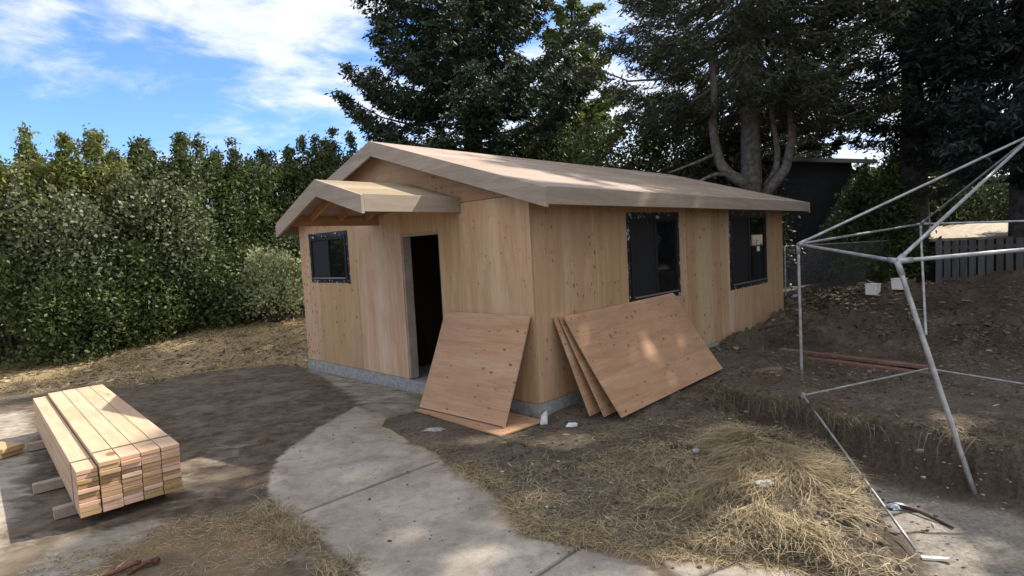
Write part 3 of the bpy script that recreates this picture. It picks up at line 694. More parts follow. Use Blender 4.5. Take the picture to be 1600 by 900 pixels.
for c in range(5):
    rows = 10 if c == 0 else 11
    for r in range(rows):
        off = rnd.uniform(-0.012, 0.012)+(0.02 if r >= 8 and c else 0)
        p = base+LD*off+LN*(c*0.1405+rnd.uniform(-.001, .001)+(0.003 if c else 0)+(0 if sgn > 0 else BW))
        o = link(bpy.data.objects.new('lumber_board', bmesh_)); o.location = (p[0], p[1], 0.093+r*BT); o.rotation_euler = (0, 0, lang)
        m = o.modifiers.new('bevel', 'BEVEL'); m.width = 0.002; m.segments = 1
        fromtop = rows-1-r
        tag(o, f"sawn pale board in the lumber stack, {ordn[c]} column from the left, {ordn[fromtop]} from the top", 'board', 'boards in the lumber stack')
for k, (s_, nm) in enumerate(((0.42, 'nearest'), (1.25, 'middle'), (2.9, 'farthest'))):
    mb = MB(); p = base-LD*s_
    a = p-LN*(0.13 if k != 1 else 0.20); b = p+LN*0.70
    mb.beam((a[0], a[1], 0.049), (b[0], b[1], 0.049), 0.09, 0.082); o = mb.build('bearer_block', TRIM, bevel=0.003); set_origin(o, (a[0], a[1], 0.0))
    tag(o, f'short timber bearer poking out under the lumber stack, the {nm} one', 'timber block', 'bearers under the lumber stack')
mb = MB(); s_ = 0.30; p = base-LD*s_; T0 = 0.093+10*BT+0.004; T1 = 0.093+11*BT+0.004
loop = [p-LN*0.004+[0,0,0.088], p-LN*0.004+[0,0,T0-0.003], p+LN*0.142+[0,0,T0], p+LN*0.150+[0,0,T1], p+LN*0.712+[0,0,T1], p+LN*0.712+[0,0,0.088], p-LN*0.004+[0,0,0.088]]
for a, b in zip(loop[:-1], loop[1:]):
    mb.beam(a, b, 0.018 if abs(a[2]-b[2]) < 0.03 else 0.002, 0.002 if abs(a[2]-b[2]) < 0.03 else 0.018, up=(0,0,1) if abs(a[2]-b[2]) < 0.03 else tuple(LD))
o = mb.build('strap', STRAPM); tag(o, 'thin dark strap wrapped round the near end of the lumber stack', 'strap')
# reddish board end at the left frame edge
A = atz(-40, 706, .08); B = atz(22, 702, .08); mb = MB()
o = None
mb.beam((A[0]-0.8, A[1]+0.35, .09), (B[0], B[1], .09), 0.22, 0.05); mb.beam((A[0]-0.8, A[1]+0.35, .035), (B[0]-0.03, B[1]+0.01, .035), 0.22, 0.05)
o = mb.build('timber_offcut', ENDG, bevel=0.003); set_origin(o, (B[0], B[1], 0)); tag(o, 'reddish timber offcuts at the left edge beyond the lumber stack', 'timber')

# ================================================================== TUBE FRAME
can_root = empty('canopy_frame', atz(1253, 590, .1), 0, 'bare galvanised tube frame of a dismantled canopy standing over the pit', 'canopy frame')
cr0 = Vector(can_root.location)
A = (3.68, 7.39, 1.83); Bt = tuple(atd(1402, 408, 5.2)); Ct = tuple(atd(1438, 350, 10.05)); PKt = (6.95, 7.65, 3.12)
Dt = (6.6, 5.1, 1.80); Gt = (10.1, 7.9, 1.9)
gz = lambda x, y: float(ground_z(x, y)[0])
Ag = tuple(atz(1253, 592, gz(3.7, 7.39))); Bg = tuple(atz(1525, 778, -.40)); Cg = tuple(atz(1447, 522, gz(7.2, 10.0)))
def pole(name, a, b, r=0.022, label=None, bend=0.0, parent=can_root, mat=GALV):
    a = Vector(a); b = Vector(b); n = 10; pts = []
    for i in range(n+1):
        t = i/n; p = a.lerp(b, t); p.z -= bend*4*t*(1-t); pts.append(p-cr0)
    mb = MB(); mb.tube(pts, r*0.86, 10); return mb.build(name, mat, parent, smooth=True)
def elbow(p, dirs, r=0.026):
    mb = MB()
    for d in dirs:
        d = (Vector(d)-Vector(p)).normalized(); mb.tube([Vector(p)-cr0, Vector(p)-cr0+d*0.13], r*0.9, 10)
    mb.build('corner_joint', GALV, can_root, smooth=True)
pole('leg', A, (Ag[0], Ag[1], Ag[2]-0.02), 0.021); pole('leg', Bt, Bg, 0.025); pole('leg', Ct, (Cg[0], Cg[1], Cg[2]-0.02), 0.022)
pole('leg', Dt, (6.8, 4.9, gz(6.8, 4.9)-.02), 0.024); pole('leg', Gt, (10.2, 7.8, gz(10.2, 7.8)-.02), 0.024)
pole('eave_rail', A, Bt, 0.020); pole('eave_rail', A, Ct, 0.020); pole('eave_rail', Bt, Dt, 0.022, bend=0.0); pole('eave_rail', Ct, Gt, 0.020); pole('eave_rail', Dt, Gt, 0.02)
pole('rafter', A, PKt, 0.020); pole('rafter', Bt, PKt, 0.022); pole('rafter', Ct, PKt, 0.018); pole('rafter', Dt, PKt, 0.02); pole('rafter', Gt, PKt, 0.02)
elbow(A, (Bt, Ct, PKt, Ag)); elbow(Bt, (A, Dt, PKt, Bg), 0.029); elbow(Ct, (A, Gt, PKt, Cg))
q = atz(1612, 797, -.40); q2 = Vector(Bg)+(Vector(q)-Vector(Bg))*3.0; q2.z = -.38
pole('base_rail', Bg, q2, 0.017)
# second, fallen base frame
fr = empty('fallen_pole_frame', atz(1255, 618, .12), 0, 'thin pale tubes joined at a corner and lying across the pit edge', 'pole frame')
cr0 = Vector(fr.location)
c0 = atz(1255, 618, .14); c1 = atz(1430, 858, -.33); c2 = atz(1450, 576, .22); c3 = atz(1625, 604, .25)
pole('pole', c0, c1, 0.0125, parent=fr); pole('pole', c0, c2, 0.013, parent=fr); pole('pole', c2, c3, 0.013, parent=fr)
mb = MB(); mb.tube([Vector(c0)-cr0+Vector((0,0,-.03)), Vector(c0)-cr0+Vector((0,0,.03))], 0.022, 8); mb.build('joint', GALV, fr)
tag(o, None)

# reddish planks on the far soil
for a, b, lb, dz in (((1218,546),(1450,574),'long reddish plank lying on the soil, the farther of two', 0.03), ((1262,560),(1462,586),'long reddish plank lying on the soil, the nearer of two', 0.0)):
    P0 = atz(*a, .22); P1 = atz(*b, .24)
    for _ in range(3):
        z0 = max(gz(*(P0+(P1-P0)*t)[:2]) for t in np.linspace(0, 1, 15))-0.03
        P0 = atz(*a, z0+0.03); P1 = atz(*b, z0+0.03)
    mb = MB(); mb.beam(P0, P1, 0.12, 0.04); o = mb.build('plank', REDWOOD, bevel=0.003); set_origin(o, P0); tag(o, lb, 'plank', 'reddish planks on the soil')

# ================================================================== BACKGROUND BUILT THINGS
nb = empty('dark_house', (11.0, 20.5, 0.3), 0, 'dark navy neighbouring house half hidden behind the spruce', 'house')
o0 = Vector(nb.location)
Pa = atd(1195, 440, 18.5); Pb = atd(1345, 440, 20.5)
def NBm(name, mat, pts): pass
dx = (Pb-Pa)[:2]; dx = dx/np.linalg.norm(dx); dn = np.array([-dx[1], dx[0]])
def NL(u, v, z): q = Pa[:2]+dx*u+dn*v; return (q[0]-o0.x, q[1]-o0.y, z-o0.z)
def nbox(mb, u0, u1, v0, v1, z0, z1):
    c = [NL(u, v, z) for z in (z0, z1) for (u, v) in ((u0,v0),(u1,v0),(u1,v1),(u0,v1))]
    mb.add(c, [(0,3,2,1),(4,5,6,7),(0,1,5,4),(1,2,6,5),(2,3,7,6),(3,0,4,7)])
mb = MB(); nbox(mb, 0.0, 4.3, 0, 6, 0.0, 4.25); mb.build('wall', DARKH, nb)
mb = MB()
for k in range(22): nbox(mb, 0.0, 4.305, -0.012, -0.001, 0.35+k*0.18, 0.35+k*0.18+0.165)
mb.build('siding', DARKH, nb)
mb = MB(); c = [NL(u, v, z) for (v, z) in ((-0.5, 4.27), (3.0, 4.75), (6.5, 4.27)) for u in (-0.3, 4.8)]
mb.add(c+[(a, b, z+.08) for a, b, z in c], [(0,1,3,2),(2,3,5,4),(6,8,9,7),(8,10,11,9),(0,6,7,1),(4,5,11,10),(0,2,8,6),(2,4,10,8),(1,7,9,3),(3,9,11,5)]); mb.build('roof', DARKROOF, nb)
mb = MB(); nbox(mb, -0.3, 4.8, -0.60, -0.50, 4.20, 4.33); mb.build('gutter', GUTTER, nb)

# chain link fence
cf = empty('chain_link_fence', atd(1225, 440, 16.0), 0, 'chain link fence with a pale top rail in front of the dark house', 'fence'); cr0 = Vector(cf.location)
f0 = atd(1190, 386, 15.6); f1 = atd(1475, 377, 16.6); f0[2] = f1[2] = 1.62
pole('top_rail', f0, f1, 0.022, parent=cf)
npost = 3
for k, t in enumerate((0.12, 0.69, 0.98)):
    p = f0+(f1-f0)*t; pole('post', p, (p[0], p[1], gz(p[0], p[1])-0.05), 0.028, parent=cf)
mb = MB(); dirf = (f1-f0); Lf = np.linalg.norm(dirf); dirf = dirf/Lf; s = 0.075; zb_ = 0.2; hgt = 1.62-zb_
nk = int(Lf/s)
for k in range(-int(hgt/s), nk):
    for sg in (1, -1):
        u0 = k*s; u1 = u0+hgt; a0, a1 = max(u0, 0), min(u1, Lf)
        if a1 <= a0: continue
        za = zb_+(a0-u0) if sg > 0 else 1.62-(a0-u0); zb2 = zb_+(a1-u0) if sg > 0 else 1.62-(a1-u0)
        pa = f0+dirf*a0; pb = f0+dirf*a1
        mb.tube([Vector((pa[0], pa[1]+sg*.002, za))-cr0, Vector((pb[0], pb[1]+sg*.002, zb2))-cr0], 0.0035, 3, cap=False)
mb.build('mesh', GALV, cf)
# wooden fence
wf = empty('plank_fence', atd(1530, 445, 14.5), 0, 'weathered grey fence of upright planks behind the soil mound', 'fence'); o0 = Vector(wf.location)
a = atd(1462, 440, 15.2); b = atd(1700, 425, 13.5); a[2] = b[2] = 0; e = b-a; Lw = np.linalg.norm(e); e /= Lw
mb = MB(); u = 0; k = 0
while u < Lw:
    wdt = 0.14; p = Vector(a+e*u)-o0; q = Vector(a+e*(u+wdt))-o0; top = 1.58+rnd.uniform(-.03, .03)-0.02*u*0; off = 0.0 if k % 2 else 0.02
    nrm = Vector((-e[1], e[0], 0))
    c = [p+nrm*off, q+nrm*off, q+nrm*(off+.018), p+nrm*(off+.018)]
    vs = [(v.x, v.y, 0.15-o0.z) for v in c]+[(v.x, v.y, top-o0.z) for v in c]
    mb.add(vs, [(0,3,2,1),(4,5,6,7),(0,1,5,4),(1,2,6,5),(2,3,7,6),(3,0,4,7)], rnd.random()); u += wdt+rnd.uniform(.025, .06); k += 1
mb.build('planks', GREYWOOD, wf)
mb = MB()
for zz in (0.55, 1.38):
    p = Vector(a)-o0+Vector((0, 0, zz))+Vector((-e[1], e[0], 0))*0.065; q = Vector(b)-o0+Vector((0, 0, zz))+Vector((-e[1], e[0], 0))*0.065; mb.beam(p, q, 0.04, 0.09)
mb.build('rail', GREYWOOD, wf)
# shed with tan roof behind it
sh = empty('low_shed', (14.5, 18.2, 0.2), 0, 'low shed with a sunlit tan roof beyond the plank fence', 'shed'); o0 = Vector(sh.location)
mb = MB(); s0 = atd(1452, 368, 16.3); s1 = atd(1800, 352, 14.4)
ee = (s1-s0)[:2]; ee /= np.linalg.norm(ee); nn = np.array([-ee[1], ee[0]])
def SLp(u, v, z): q = s0[:2]+ee*u+nn*v; return (q[0]-o0.x, q[1]-o0.y, z-o0.z)
c = [SLp(0,0,1.60), SLp(7,0,1.60), SLp(7,2.4,1.97), SLp(0,2.4,1.97)]
mb.add(c+[(x, y, z-.07) for x, y, z in c], [(0,1,2,3),(7,6,5,4),(4,5,1,0),(5,6,2,1),(6,7,3,2),(7,4,0,3)]); mb.build('roof', TANROOF, sh)
mb = MB(); c = [SLp(.15,.15,.1), SLp(6.8,.15,.1), SLp(6.8,2.2,.1), SLp(.15,2.2,.1)]; c2 = [SLp(.15,.15,1.535), SLp(6.8,.15,1.535), SLp(6.8,2.2,1.85), SLp(.15,2.2,1.85)]
mb.add(c+c2, [(0,3,2,1),(4,5,6,7),(0,1,5,4),(1,2,6,5),(2,3,7,6),(3,0,4,7)]); mb.build('wall', DARKH, sh)
# white boxes on the mound
for (px, py, d, lb) in ((1364, 462, 11.4, 'white plastic tub behind the soil mound, left of the pair'), (1405, 461, 11.4, 'white plastic tub behind the soil mound, right of the pair')):
    p = atd(px, py, d); z = gz(p[0], p[1]); z = max(z, p[2]-0.06)
    t_ = empty('plastic_tub', (p[0], p[1], z), 0.6, lb, 'tub', 'white tubs by the soil mound')
    t_.scale = (0.78, 0.78, 0.78)
    mb = MB(); r0, r1 = 0.128, 0.135; vs = [(-r0,-r0,0),(r0,-r0,0),(r0,r0,0),(-r0,r0,0),(-r1,-r1,.26),(r1,-r1,.26),(r1,r1,.26),(-r1,r1,.26)]
    mb.add(vs, [(0,3,2,1),(4,5,6,7),(0,1,5,4),(1,2,6,5),(2,3,7,6),(3,0,4,7)]); mb.build('tub_body', WHITEP, t_, bevel=0.015)
    mb = MB(); mb.box((-.145,-.145,.262),(.145,.145,.285)); mb.build('lid', WHITEP, t_, bevel=0.006)
# rail fence fragment by the hedge on the left
rf = empty('metal_rail_fence', atd(20, 500, 12.3), 0, 'thin metal rail fence in front of the hedge at the left edge', 'fence'); cr0 = Vector(rf.location)
a = atd(-150, 462, 12.3); b = atd(57, 451, 12.3); pole('rail', a, b, 0.022, parent=rf)
for px, py in ((27, 453), (-120, 460)):
    t = atd(px, py-45, 12.35); pole('post', t, (t[0], t[1], gz(t[0], t[1])-.05), 0.024, parent=rf)

# ================================================================== PLANTS
def nrng(seed): return np.random.default_rng(seed)
def unit(v): return v/(np.linalg.norm(v, axis=1, keepdims=True)+1e-9)
def leaf_quads(C, A, ln, wd, rng):
    """diamond leaves centred C along axis A"""
    n = len(C); Rr = unit(rng.normal(size=(n, 3))); B = unit(np.cross(A, Rr)); ln = np.broadcast_to(ln, n)[:, None]; wd = np.broadcast_to(wd, n)[:, None]
    V = np.stack([C-A*ln*0.5, C+B*wd*0.5+A*ln*0.05, C+A*ln*0.5, C-B*wd*0.5+A*ln*0.05], 1).reshape(-1, 3)
    return V, np.arange(4*n).reshape(-1, 4)
def make_crown(name, C, A, ln, wd, mat, parent, rng, vbias=None, per=None):
    V, F = leaf_quads(C, A, ln, wd, rng)
    v = rng.random(len(C))*0.7+0.3*(0.5+0.5*fbm(C[:, 0]+C[:, 2]*0.7, C[:, 1]-C[:, 2], 0.9, 2, 5)) if vbias is None else vbias
    if per: v = 0.45*v+0.55*np.repeat(rng.random(len(C)//per+1)**1.4, per)[:len(C)]
    return mesh_np(name, V, F, mat, parent, attrs=[('v', 'FACE', v)])
def conifer(name, loc, H, Rr, zb, nb, leaves, mat, label, group, seed, leafl=0.17, leafw=0.07, droop=0.25, power=0.8, trunk_r=0.28, bark=BARK, jitter=0.3, lean=(0, 0), extra=None, sector=None, upt=0.10):
    rng = nrng(seed); root = empty(name, loc, 0, label, 'tree', group)
    hz = np.sort(rng.random(nb)**1.15)*(H-zb)*0.97+zb
    az = (np.arange(nb)*2.399+rng.normal(0, .3, nb)); t = (hz-zb)/(H-zb)
    Lb = Rr*np.clip(1-t, 0.03, 1)**power*rng.uniform(1-jitter, 1+jitter*0.5, nb)
    Lb *= np.minimum(1, 0.55+t*4)            # lowest branches shorter
    rise = rng.uniform(-0.15, 0.25, nb)+0.45*t
    def bpos(i, s):
        out = np.stack([np.cos(az[i]), np.sin(az[i]), 0*az[i]], 1); L_ = Lb[i]
        z = hz[i]+L_*(rise[i]*s-droop*np.sin(s*2.2)*1.0+upt*s**3)
        return out*(L_*s)[:, None]+np.stack([lean[0]*z/H, lean[1]*z/H, z], 1), out
    nt_ = int(leaves/22); wgt = Lb**1.25; wgt /= wgt.sum()
    bi = rng.choice(nb, nt_, p=wgt); s = 1-rng.random(nt_)**1.35*0.82
    P, out = bpos(bi, s); lat = np.cross(out, np.array([0, 0, 1.])); side = rng.uniform(-1, 1, nt_)
    tw = (0.12+0.30*Lb[bi]*(1.05-s)**0.7)*side
    C0 = P+lat*tw[:, None]+np.stack([0*s, 0*s, -np.abs(tw)*0.30-rng.random(nt_)*0.10*Lb[bi]**0.5], 1)+out*(np.abs(tw)*0.35)[:, None]
    A0 = unit(out*0.8+lat*np.sign(side)[:, None]*0.7+np.stack([0*s, 0*s, -0.45+0*s], 1))
    idx = np.repeat(np.arange(nt_), 22); n = len(idx)
    C = C0[idx]+rng.normal(0, 1, (n, 3))*np.array([.11, .11, .05]); C += A0[idx]*rng.uniform(-.16, .16, (n, 1))
    A = unit(A0[idx]+rng.normal(0, .55, (n, 3)))
    if extra is not None: pass
    sz = rng.uniform(0.5, 1.5, n)
    make_crown('crown', C, A, leafl*sz, leafw*sz, mat, root, rng, per=22)
    mb = MB(); k = 12
    pts = [(lean[0]*z/H, lean[1]*z/H, z) for z in np.linspace(-0.3, H*0.97, k)]; mb.tube(pts, [trunk_r*(1-0.93*i/(k-1))*(1.25 if i == 0 else 1) for i in range(k)], 10)
    for i in range(nb):
        ii = np.array([i]*5); P_, _ = bpos(ii, np.linspace(0.0, 0.92, 5)); r = 0.012+0.014*Lb[i]
        mb.tube([tuple(p) for p in P_], [r*(1-0.8*j/4) for j in range(5)], 4, cap=False)
    if extra: extra(mb, root)
    mb.build('trunk', bark, root, smooth=True)
    return root
def shrub(name, loc, H, rx, ry, leaves, mat, label, group, seed, leafl=0.08, leafw=0.045, spires=3, cat='shrub', bark=BARK, taper=0.35, clump=0.16, wild=0, base=0.1, rz=0, hollow=0.0):
    rng = nrng(seed); root = empty(name, loc, rz, label, cat, group)
    nc = int(leaves/26)
    u = rng.random(nc)
    z = base+u*(H*0.93-base); th = rng.random(nc)*2*np.pi; rr = 0.45+0.6*rng.random(nc)**0.6
    prof = np.clip(1-taper*(z/H)**2, 0.05, 1)*(1+0.16*np.sin(3*th+z*2.1+seed)+0.12*np.sin(5*th-z*3.3))
    cap = np.sqrt(np.clip(1-((z/H-0.55)/0.46)**2, 0.0, 1)); prof *= np.where(z/H > 0.55, np.maximum(cap, 0.10), 1)
    keepc = fbm(th*1.1*rx+seed, z*1.15, 1.6, 3, seed)+0.55*rng.random(nc) > hollow-0.25
    rr = rr*(1+0.22*fbm(th*rx, z, 1.3, 2, seed+7))
    C0 = np.stack([rx*rr*prof*np.cos(th), ry*rr*prof*np.sin(th), z], 1)[keepc]; nc = len(C0)
    ex = []
    for k in range(spires):
        a = rng.uniform(-.7, .7)*rx; b = rng.uniform(-.5, .5)*ry; h0 = H*0.80; h1 = H*rng.uniform(0.98, 1.15); m = 26
        zz = h0+(h1-h0)*rng.random(m); r_ = 0.24*(1-(zz-h0)/(h1-h0))+0.02; t_ = rng.random(m)*2*np.pi
        ex.append(np.stack([a+r_*np.cos(t_), b+r_*np.sin(t_), zz], 1))
    wl = []
    for k in range(wild):
        a = rng.uniform(-.8, .8)*rx; b = rng.uniform(-.6, .6)*ry; h0 = H*0.85; hh = rng.uniform(.5, 1.1); d = rng.uniform(-.6, .6, 2)
        tt = np.linspace(0, 1, 12)**0.9; wl.append(np.stack([a+d[0]*tt*hh, b+d[1]*tt*hh, h0+hh*tt], 1))
    C0 = np.concatenate([C0]+ex) if ex else C0
    idx = np.repeat(np.arange(len(C0)), 26); n = len(idx)
    out = unit(C0*np.array([1, 1, 0.0])+np.array([0, 0, 0.5]))
    C = C0[idx]+rng.normal(0, clump, (n, 3)); A = unit(out[idx]*0.7+rng.normal(0, .7, (n, 3)))
    sz = rng.uniform(.6, 1.3, n)
    if len(ex):
        m0 = nc*26; C[m0:] = C0[idx[m0:]]+rng.normal(0, 0.07, (n-m0, 3))
    if wl:
        W0 = np.concatenate(wl); i2 = np.repeat(np.arange(len(W0)), 4); C = np.concatenate([C, W0[i2]+rng.normal(0, .05, (len(i2), 3))]); A = np.concatenate([A, unit(rng.normal(0, 1, (len(i2), 3)))]); sz = np.concatenate([sz, np.ones(len(i2))])
    make_crown('crown', C, A, leafl*sz, leafw*sz, mat, root, rng, per=26)
    mb = MB()
    for k in range(7):
        a = k*0.9+rng.random(); e = (rx*0.6*math.cos(a), ry*0.6*math.sin(a), H*rng.uniform(.6, .85)); mb.tube([(e[0]*.1, e[1]*.1, -.1), (e[0]*.45, e[1]*.45, e[2]*.5), e], [.045, .03, .01], 5)
    for w__ in wl: mb.tube([tuple(p) for p in w__], 0.008, 4)
    mb.build('trunk', bark, root, smooth=True)
    return root
def at_ground(px, d):
    p = atd(px, 450, d); return (p[0], p[1], gz(p[0], p[1])-0.03)

# --- hedge row on the left, each shrub its own plant
hd = [(-60,12.2,4.7,'l',-1),(40,12.8,4.35,'l',0),(125,13.2,4.3,'l',0),(205,13.7,4.15,'l',1),(275,14.3,4.2,'d',0),(335,15.0,4.1,'d',0),(392,15.8,4.15,'d',0),(442,16.8,4.3,'d',0),(490,17.6,4.5,'d',0),(540,18.6,4.8,'d',0)]
lbl = ['tall yellow-green hedge conifer beyond the left frame edge','bright yellow-green hedge shrub at the left frame edge','yellow-green hedge shrub second from the left end','lighter green hedge shrub with ragged top behind the flowering bush','mid hedge conifer with a pointed top left of the pale cloud','dark hedge conifer with narrow spires above the bank hollow','dark hedge conifer in the middle of the right half of the row','dark hedge conifer just left of the porch canopy','dark hedge conifer poking up behind the canopy rake board','hedge conifer mostly hidden behind the cottage roof']
for k, (px, d, H_, ty, _x) in enumerate(hd):
    shrub('hedge_conifer', at_ground(px, d), H_, 1.05, 1.0, 22000, HEDGE_L if ty == 'l' else HEDGE_D, lbl[k], 'hedge along the left boundary', 100+k, 0.115, 0.05, clump=.12, spires=3+k % 3, cat='hedge conifer', taper=0.30, hollow=0.22)
# understory in front of it
us = [(15,11.9,2.2,1.1,HEDGE_D,'dark leafy shrub under the rail fence at the left edge'),(110,12.0,1.9,1.0,HEDGE_D,'low dark shrub at the foot of the hedge, above the lumber stack'),(200,12.7,2.3,1.0,HEDGE_D,'dark shrub at the foot of the grey-green bush'),(300,13.6,2.0,1.0,HEDGE_D,'low dark shrub above the hollow in the straw bank'),(380,14.4,1.8,.9,HEDGE_D,'low dark shrub left of the variegated bush'),(470,15.2,2.2,.9,HEDGE_D,'dark shrub behind the left corner of the cottage')]
for k, (px, d, H_, r_, mt, lb) in enumerate(us):
    shrub('leafy_shrub', at_ground(px, d), H_, r_, .6, 13000, mt, lb, 'low shrubs at the foot of the hedge', 130+k, 0.10, 0.05, spires=0, clump=.14, base=0.0, hollow=0.32)
gs = [(95,12.4,3.5,1.3,.6,'grey-green arching bush with pale leaves, left of the pair'),(240,13.4,3.7,1.5,.6,'grey-green arching bush with pale leaves and long wild shoots')]
for k, (px, d, H_, rx_, ry_, lb) in enumerate(gs):
    shrub('arching_bush', at_ground(px, d), H_, rx_, ry_, 13000, SHRUB_G, lb, 'grey-green bushes in front of the hedge', 150+k, 0.095, 0.06, spires=1, clump=.17, wild=10 if k else 5, taper=.1, base=0.8, hollow=0.30)
shrub('variegated_bush', at_ground(425, 13.6), 1.75, .75, .55, 5200, VARIEG, 'small pale variegated bush at the hedge foot beside the cottage corner', None, 160, 0.085, 0.055, spires=0, clump=.12, base=0.35)

# --- tall conifers behind
def P_(px, d): return at_ground(px, d)
conifer('fir_tree', P_(750, 22.5), 19, 5.2, 2.2, 170, 230000, NEEDLE_D, 'huge dark dense fir rising behind the cottage ridge', None, 201, 0.17, 0.06, droop=0.10, power=0.62, jitter=0.32, trunk_r=.4, upt=0.22)
conifer('fir_tree', P_(912, 27), 15, 3.0, 1.0, 120, 50000, LEAF_Y, 'yellow-green tree glimpsed between the dark fir and the spruce', None, 202, 0.18, 0.10, droop=0.05, power=.6)
def candelabra(mb, root):
    loc = Vector(root.location)
    def path(pts, d, r0, r1):
        P = [Vector(atd(px, py, dd))-loc for (px, py), dd in zip(pts, d)]; n = len(P)
        # smooth it
        Q = []
        for i in range(n-1):
            for t in (0, .33, .66):
                p0, p1, p2, p3 = P[max(i-1, 0)], P[i], P[i+1], P[min(i+2, n-1)]
                Q.append(0.5*((2*p1)+(p2-p0)*t+(2*p0-5*p1+4*p2-p3)*t*t+(3*p1-p0-3*p2+p3)*t**3))
        Q.append(P[-1]); m = len(Q); mb.tube(Q, [r0+(r1-r0)*i/(m-1) for i in range(m)], 8)
    D = 15.4
    path([(1185,310),(1160,285),(1132,265),(1120,235),(1113,185),(1116,140),(1108,60)], [16,D,D,D,D,D,D], .17, .08)
    path([(1190,310),(1212,285),(1230,255),(1238,200),(1232,150),(1240,70)], [16,D,D,D,D,D], .16, .07)
    path([(1195,292),(1212,265),(1214,225),(1206,180),(1203,120)], [16,15.6,15.6,15.6,15.6], .10, .05)
    path([(1150,280),(1120,272),(1080,290),(1040,305)], [15.4,15.2,15,15], .06, .03)
    path([(1120,240),(1085,255),(1045,270)], [15.4,15,15], .05, .02)
conifer('spruce_tree', P_(1178, 16.0), 16.5, 5.0, 5.7, 135, 125000, NEEDLE_M, 'big spruce with curved candelabra limbs behind the far end of the cottage', None, 203, 0.15, 0.036, droop=0.34, power=.55, trunk_r=.34, bark=BARK2, extra=candelabra)
conifer('cedar_tree', P_(1432, 16.8), 17, 3.0, 4.4, 85, 38000, NEEDLE_B, 'tall dark cedar with a straight trunk right of the dark house', None, 204, 0.17, 0.04, droop=0.30, power=.45, trunk_r=.40, lean=(-.3, 0))
conifer('cedar_tree', P_(1600, 14.5), 18, 3.9, 3.7, 180, 150000, NEEDLE_B, 'dark blue-green cedar filling the right edge above the plank fence', None, 205, 0.17, 0.045, droop=0.42, power=.5, trunk_r=.36)
conifer('cedar_tree', P_(1215, 24), 12, 3.8, 2.0, 110, 45000, NEEDLE_M, 'olive conifer far behind the spruce, seen between its limbs', None, 206, 0.2, 0.09, droop=0.3, power=.6)
# shade trees standing on past the right edge of the view
conifer('cedar_tree', (15.2, 11.5, 0.3), 20.5, 4.7, 1.5, 150, 60000, NEEDLE_B, 'tall cedar past the right edge that shades the yard, farther of two', 'cedars past the right edge', 207, 0.26, 0.11, droop=0.3, power=.55)
conifer('cedar_tree', (14.6, 4.2, 0.3), 17.0, 4.4, 1.5, 150, 60000, NEEDLE_B, 'tall cedar past the right edge that shades the yard, nearer of two', 'cedars past the right edge', 208, 0.26, 0.11, droop=0.3, power=.55)
# mid-height greenery behind the cottage and around the dark house
ms = [(1130,18.3,5.4,1.8,NEEDLE_M,'olive bush below the left limb of the spruce, hiding the dark house'),(880,21,6.0,2.2,HEDGE_D,'dark bush behind the cottage roof below the fir'),(985,19.5,6.2,2.3,HEDGE_D,'dark bush behind the middle of the cottage roof'),(1075,20,6.3,2.2,NEEDLE_M,'olive bush behind the roof left of the spruce trunk'),(1368,17.2,3.0,.8,HEDGE_D,'leafy bush beside the dark house corner'),(1425,19.5,4.2,1.5,HEDGE_D,'dark bush behind the chain link fence end'),(640,22,5.6,2.2,HEDGE_D,'dark bush under the left side of the big fir'),(1540,20,5.0,3.0,HEDGE_D,'dark mass of bush behind the shed roof')]
for k, (px, d, H_, r_, mt, lb) in enumerate(ms):
    shrub('garden_bush', at_ground(px, d), H_, r_, 1.2, 18000, mt, lb, 'bushes behind the cottage', 230+k, 0.13, 0.07, spires=1, clump=.2, base=0.2)
# far-off wood closing the horizon
rng = nrng(300); nn_ = 90000; th = rng.uniform(R(-5), R(185), nn_); rr = rng.uniform(34, 44, nn_); xx = rr*np.cos(th); yy = rr*np.sin(th)
topz = 4.2+1.6*fbm(xx, yy, 0.16, 3, 301)+0.8*fbm(xx, yy, 0.6, 2, 302); C = np.stack([xx, yy, topz*rng.random(nn_)**0.8], 1)
o = make_crown('far_trees', C, unit(rng.normal(size=(nn_, 3))), 0.62, 0.42, HEDGE_D, None, rng); tag(o, 'far-off belt of trees closing the horizon beyond the gardens', 'trees', kind='stuff')

# ================================================================== STRAW, GRASS, ROOTS, LITTER
def strands(name, P0, D0, ln, wd, mat, rng, sag=0.5, curl=0.5, seg=4):
    n = len(P0); ln = np.broadcast_to(ln, n).copy(); side = unit(np.cross(D0, np.array([0, 0, 1.])+rng.normal(0, .2, (n, 3)))); crl = rng.normal(0, curl, (n, 1))
    pts = []; p = P0.copy(); d = D0.copy()
    for k in range(seg+1):
        pts.append(p.copy()); p = p+d*(ln/seg)[:, None]; d = unit(d+side*crl/seg+np.array([0, 0, -1.])*sag/seg)
    V = []
    for k in range(seg+1):
        wk = wd*(1-0.75*k/seg); V += [pts[k]-side*wk/2, pts[k]+side*wk/2]
    V = np.stack(V, 1).reshape(-1, 3); b = np.arange(n)[:, None]*(2*(seg+1)); F = []
    for k in range(seg): F.append(np.concatenate([b+2*k, b+2*k+1, b+2*k+3, b+2*k+2], 1))
    F = np.stack(F, 1).reshape(-1, 4); v = np.repeat(rng.random(n), seg)
    return mesh_np(name, V, F, mat, None, attrs=[('v', 'FACE', v)])
def scatter(n, box, prob, rng):
    out = []
    while sum(map(len, out)) < n:
        x = rng.uniform(box[0], box[1], n*2); y = rng.uniform(box[2], box[3], n*2); p = prob(x, y); k = rng.random(n*2) < p; out.append(np.stack([x[k], y[k]], 1))
        if len(out) > 60: break
    return np.concatenate(out)[:n]
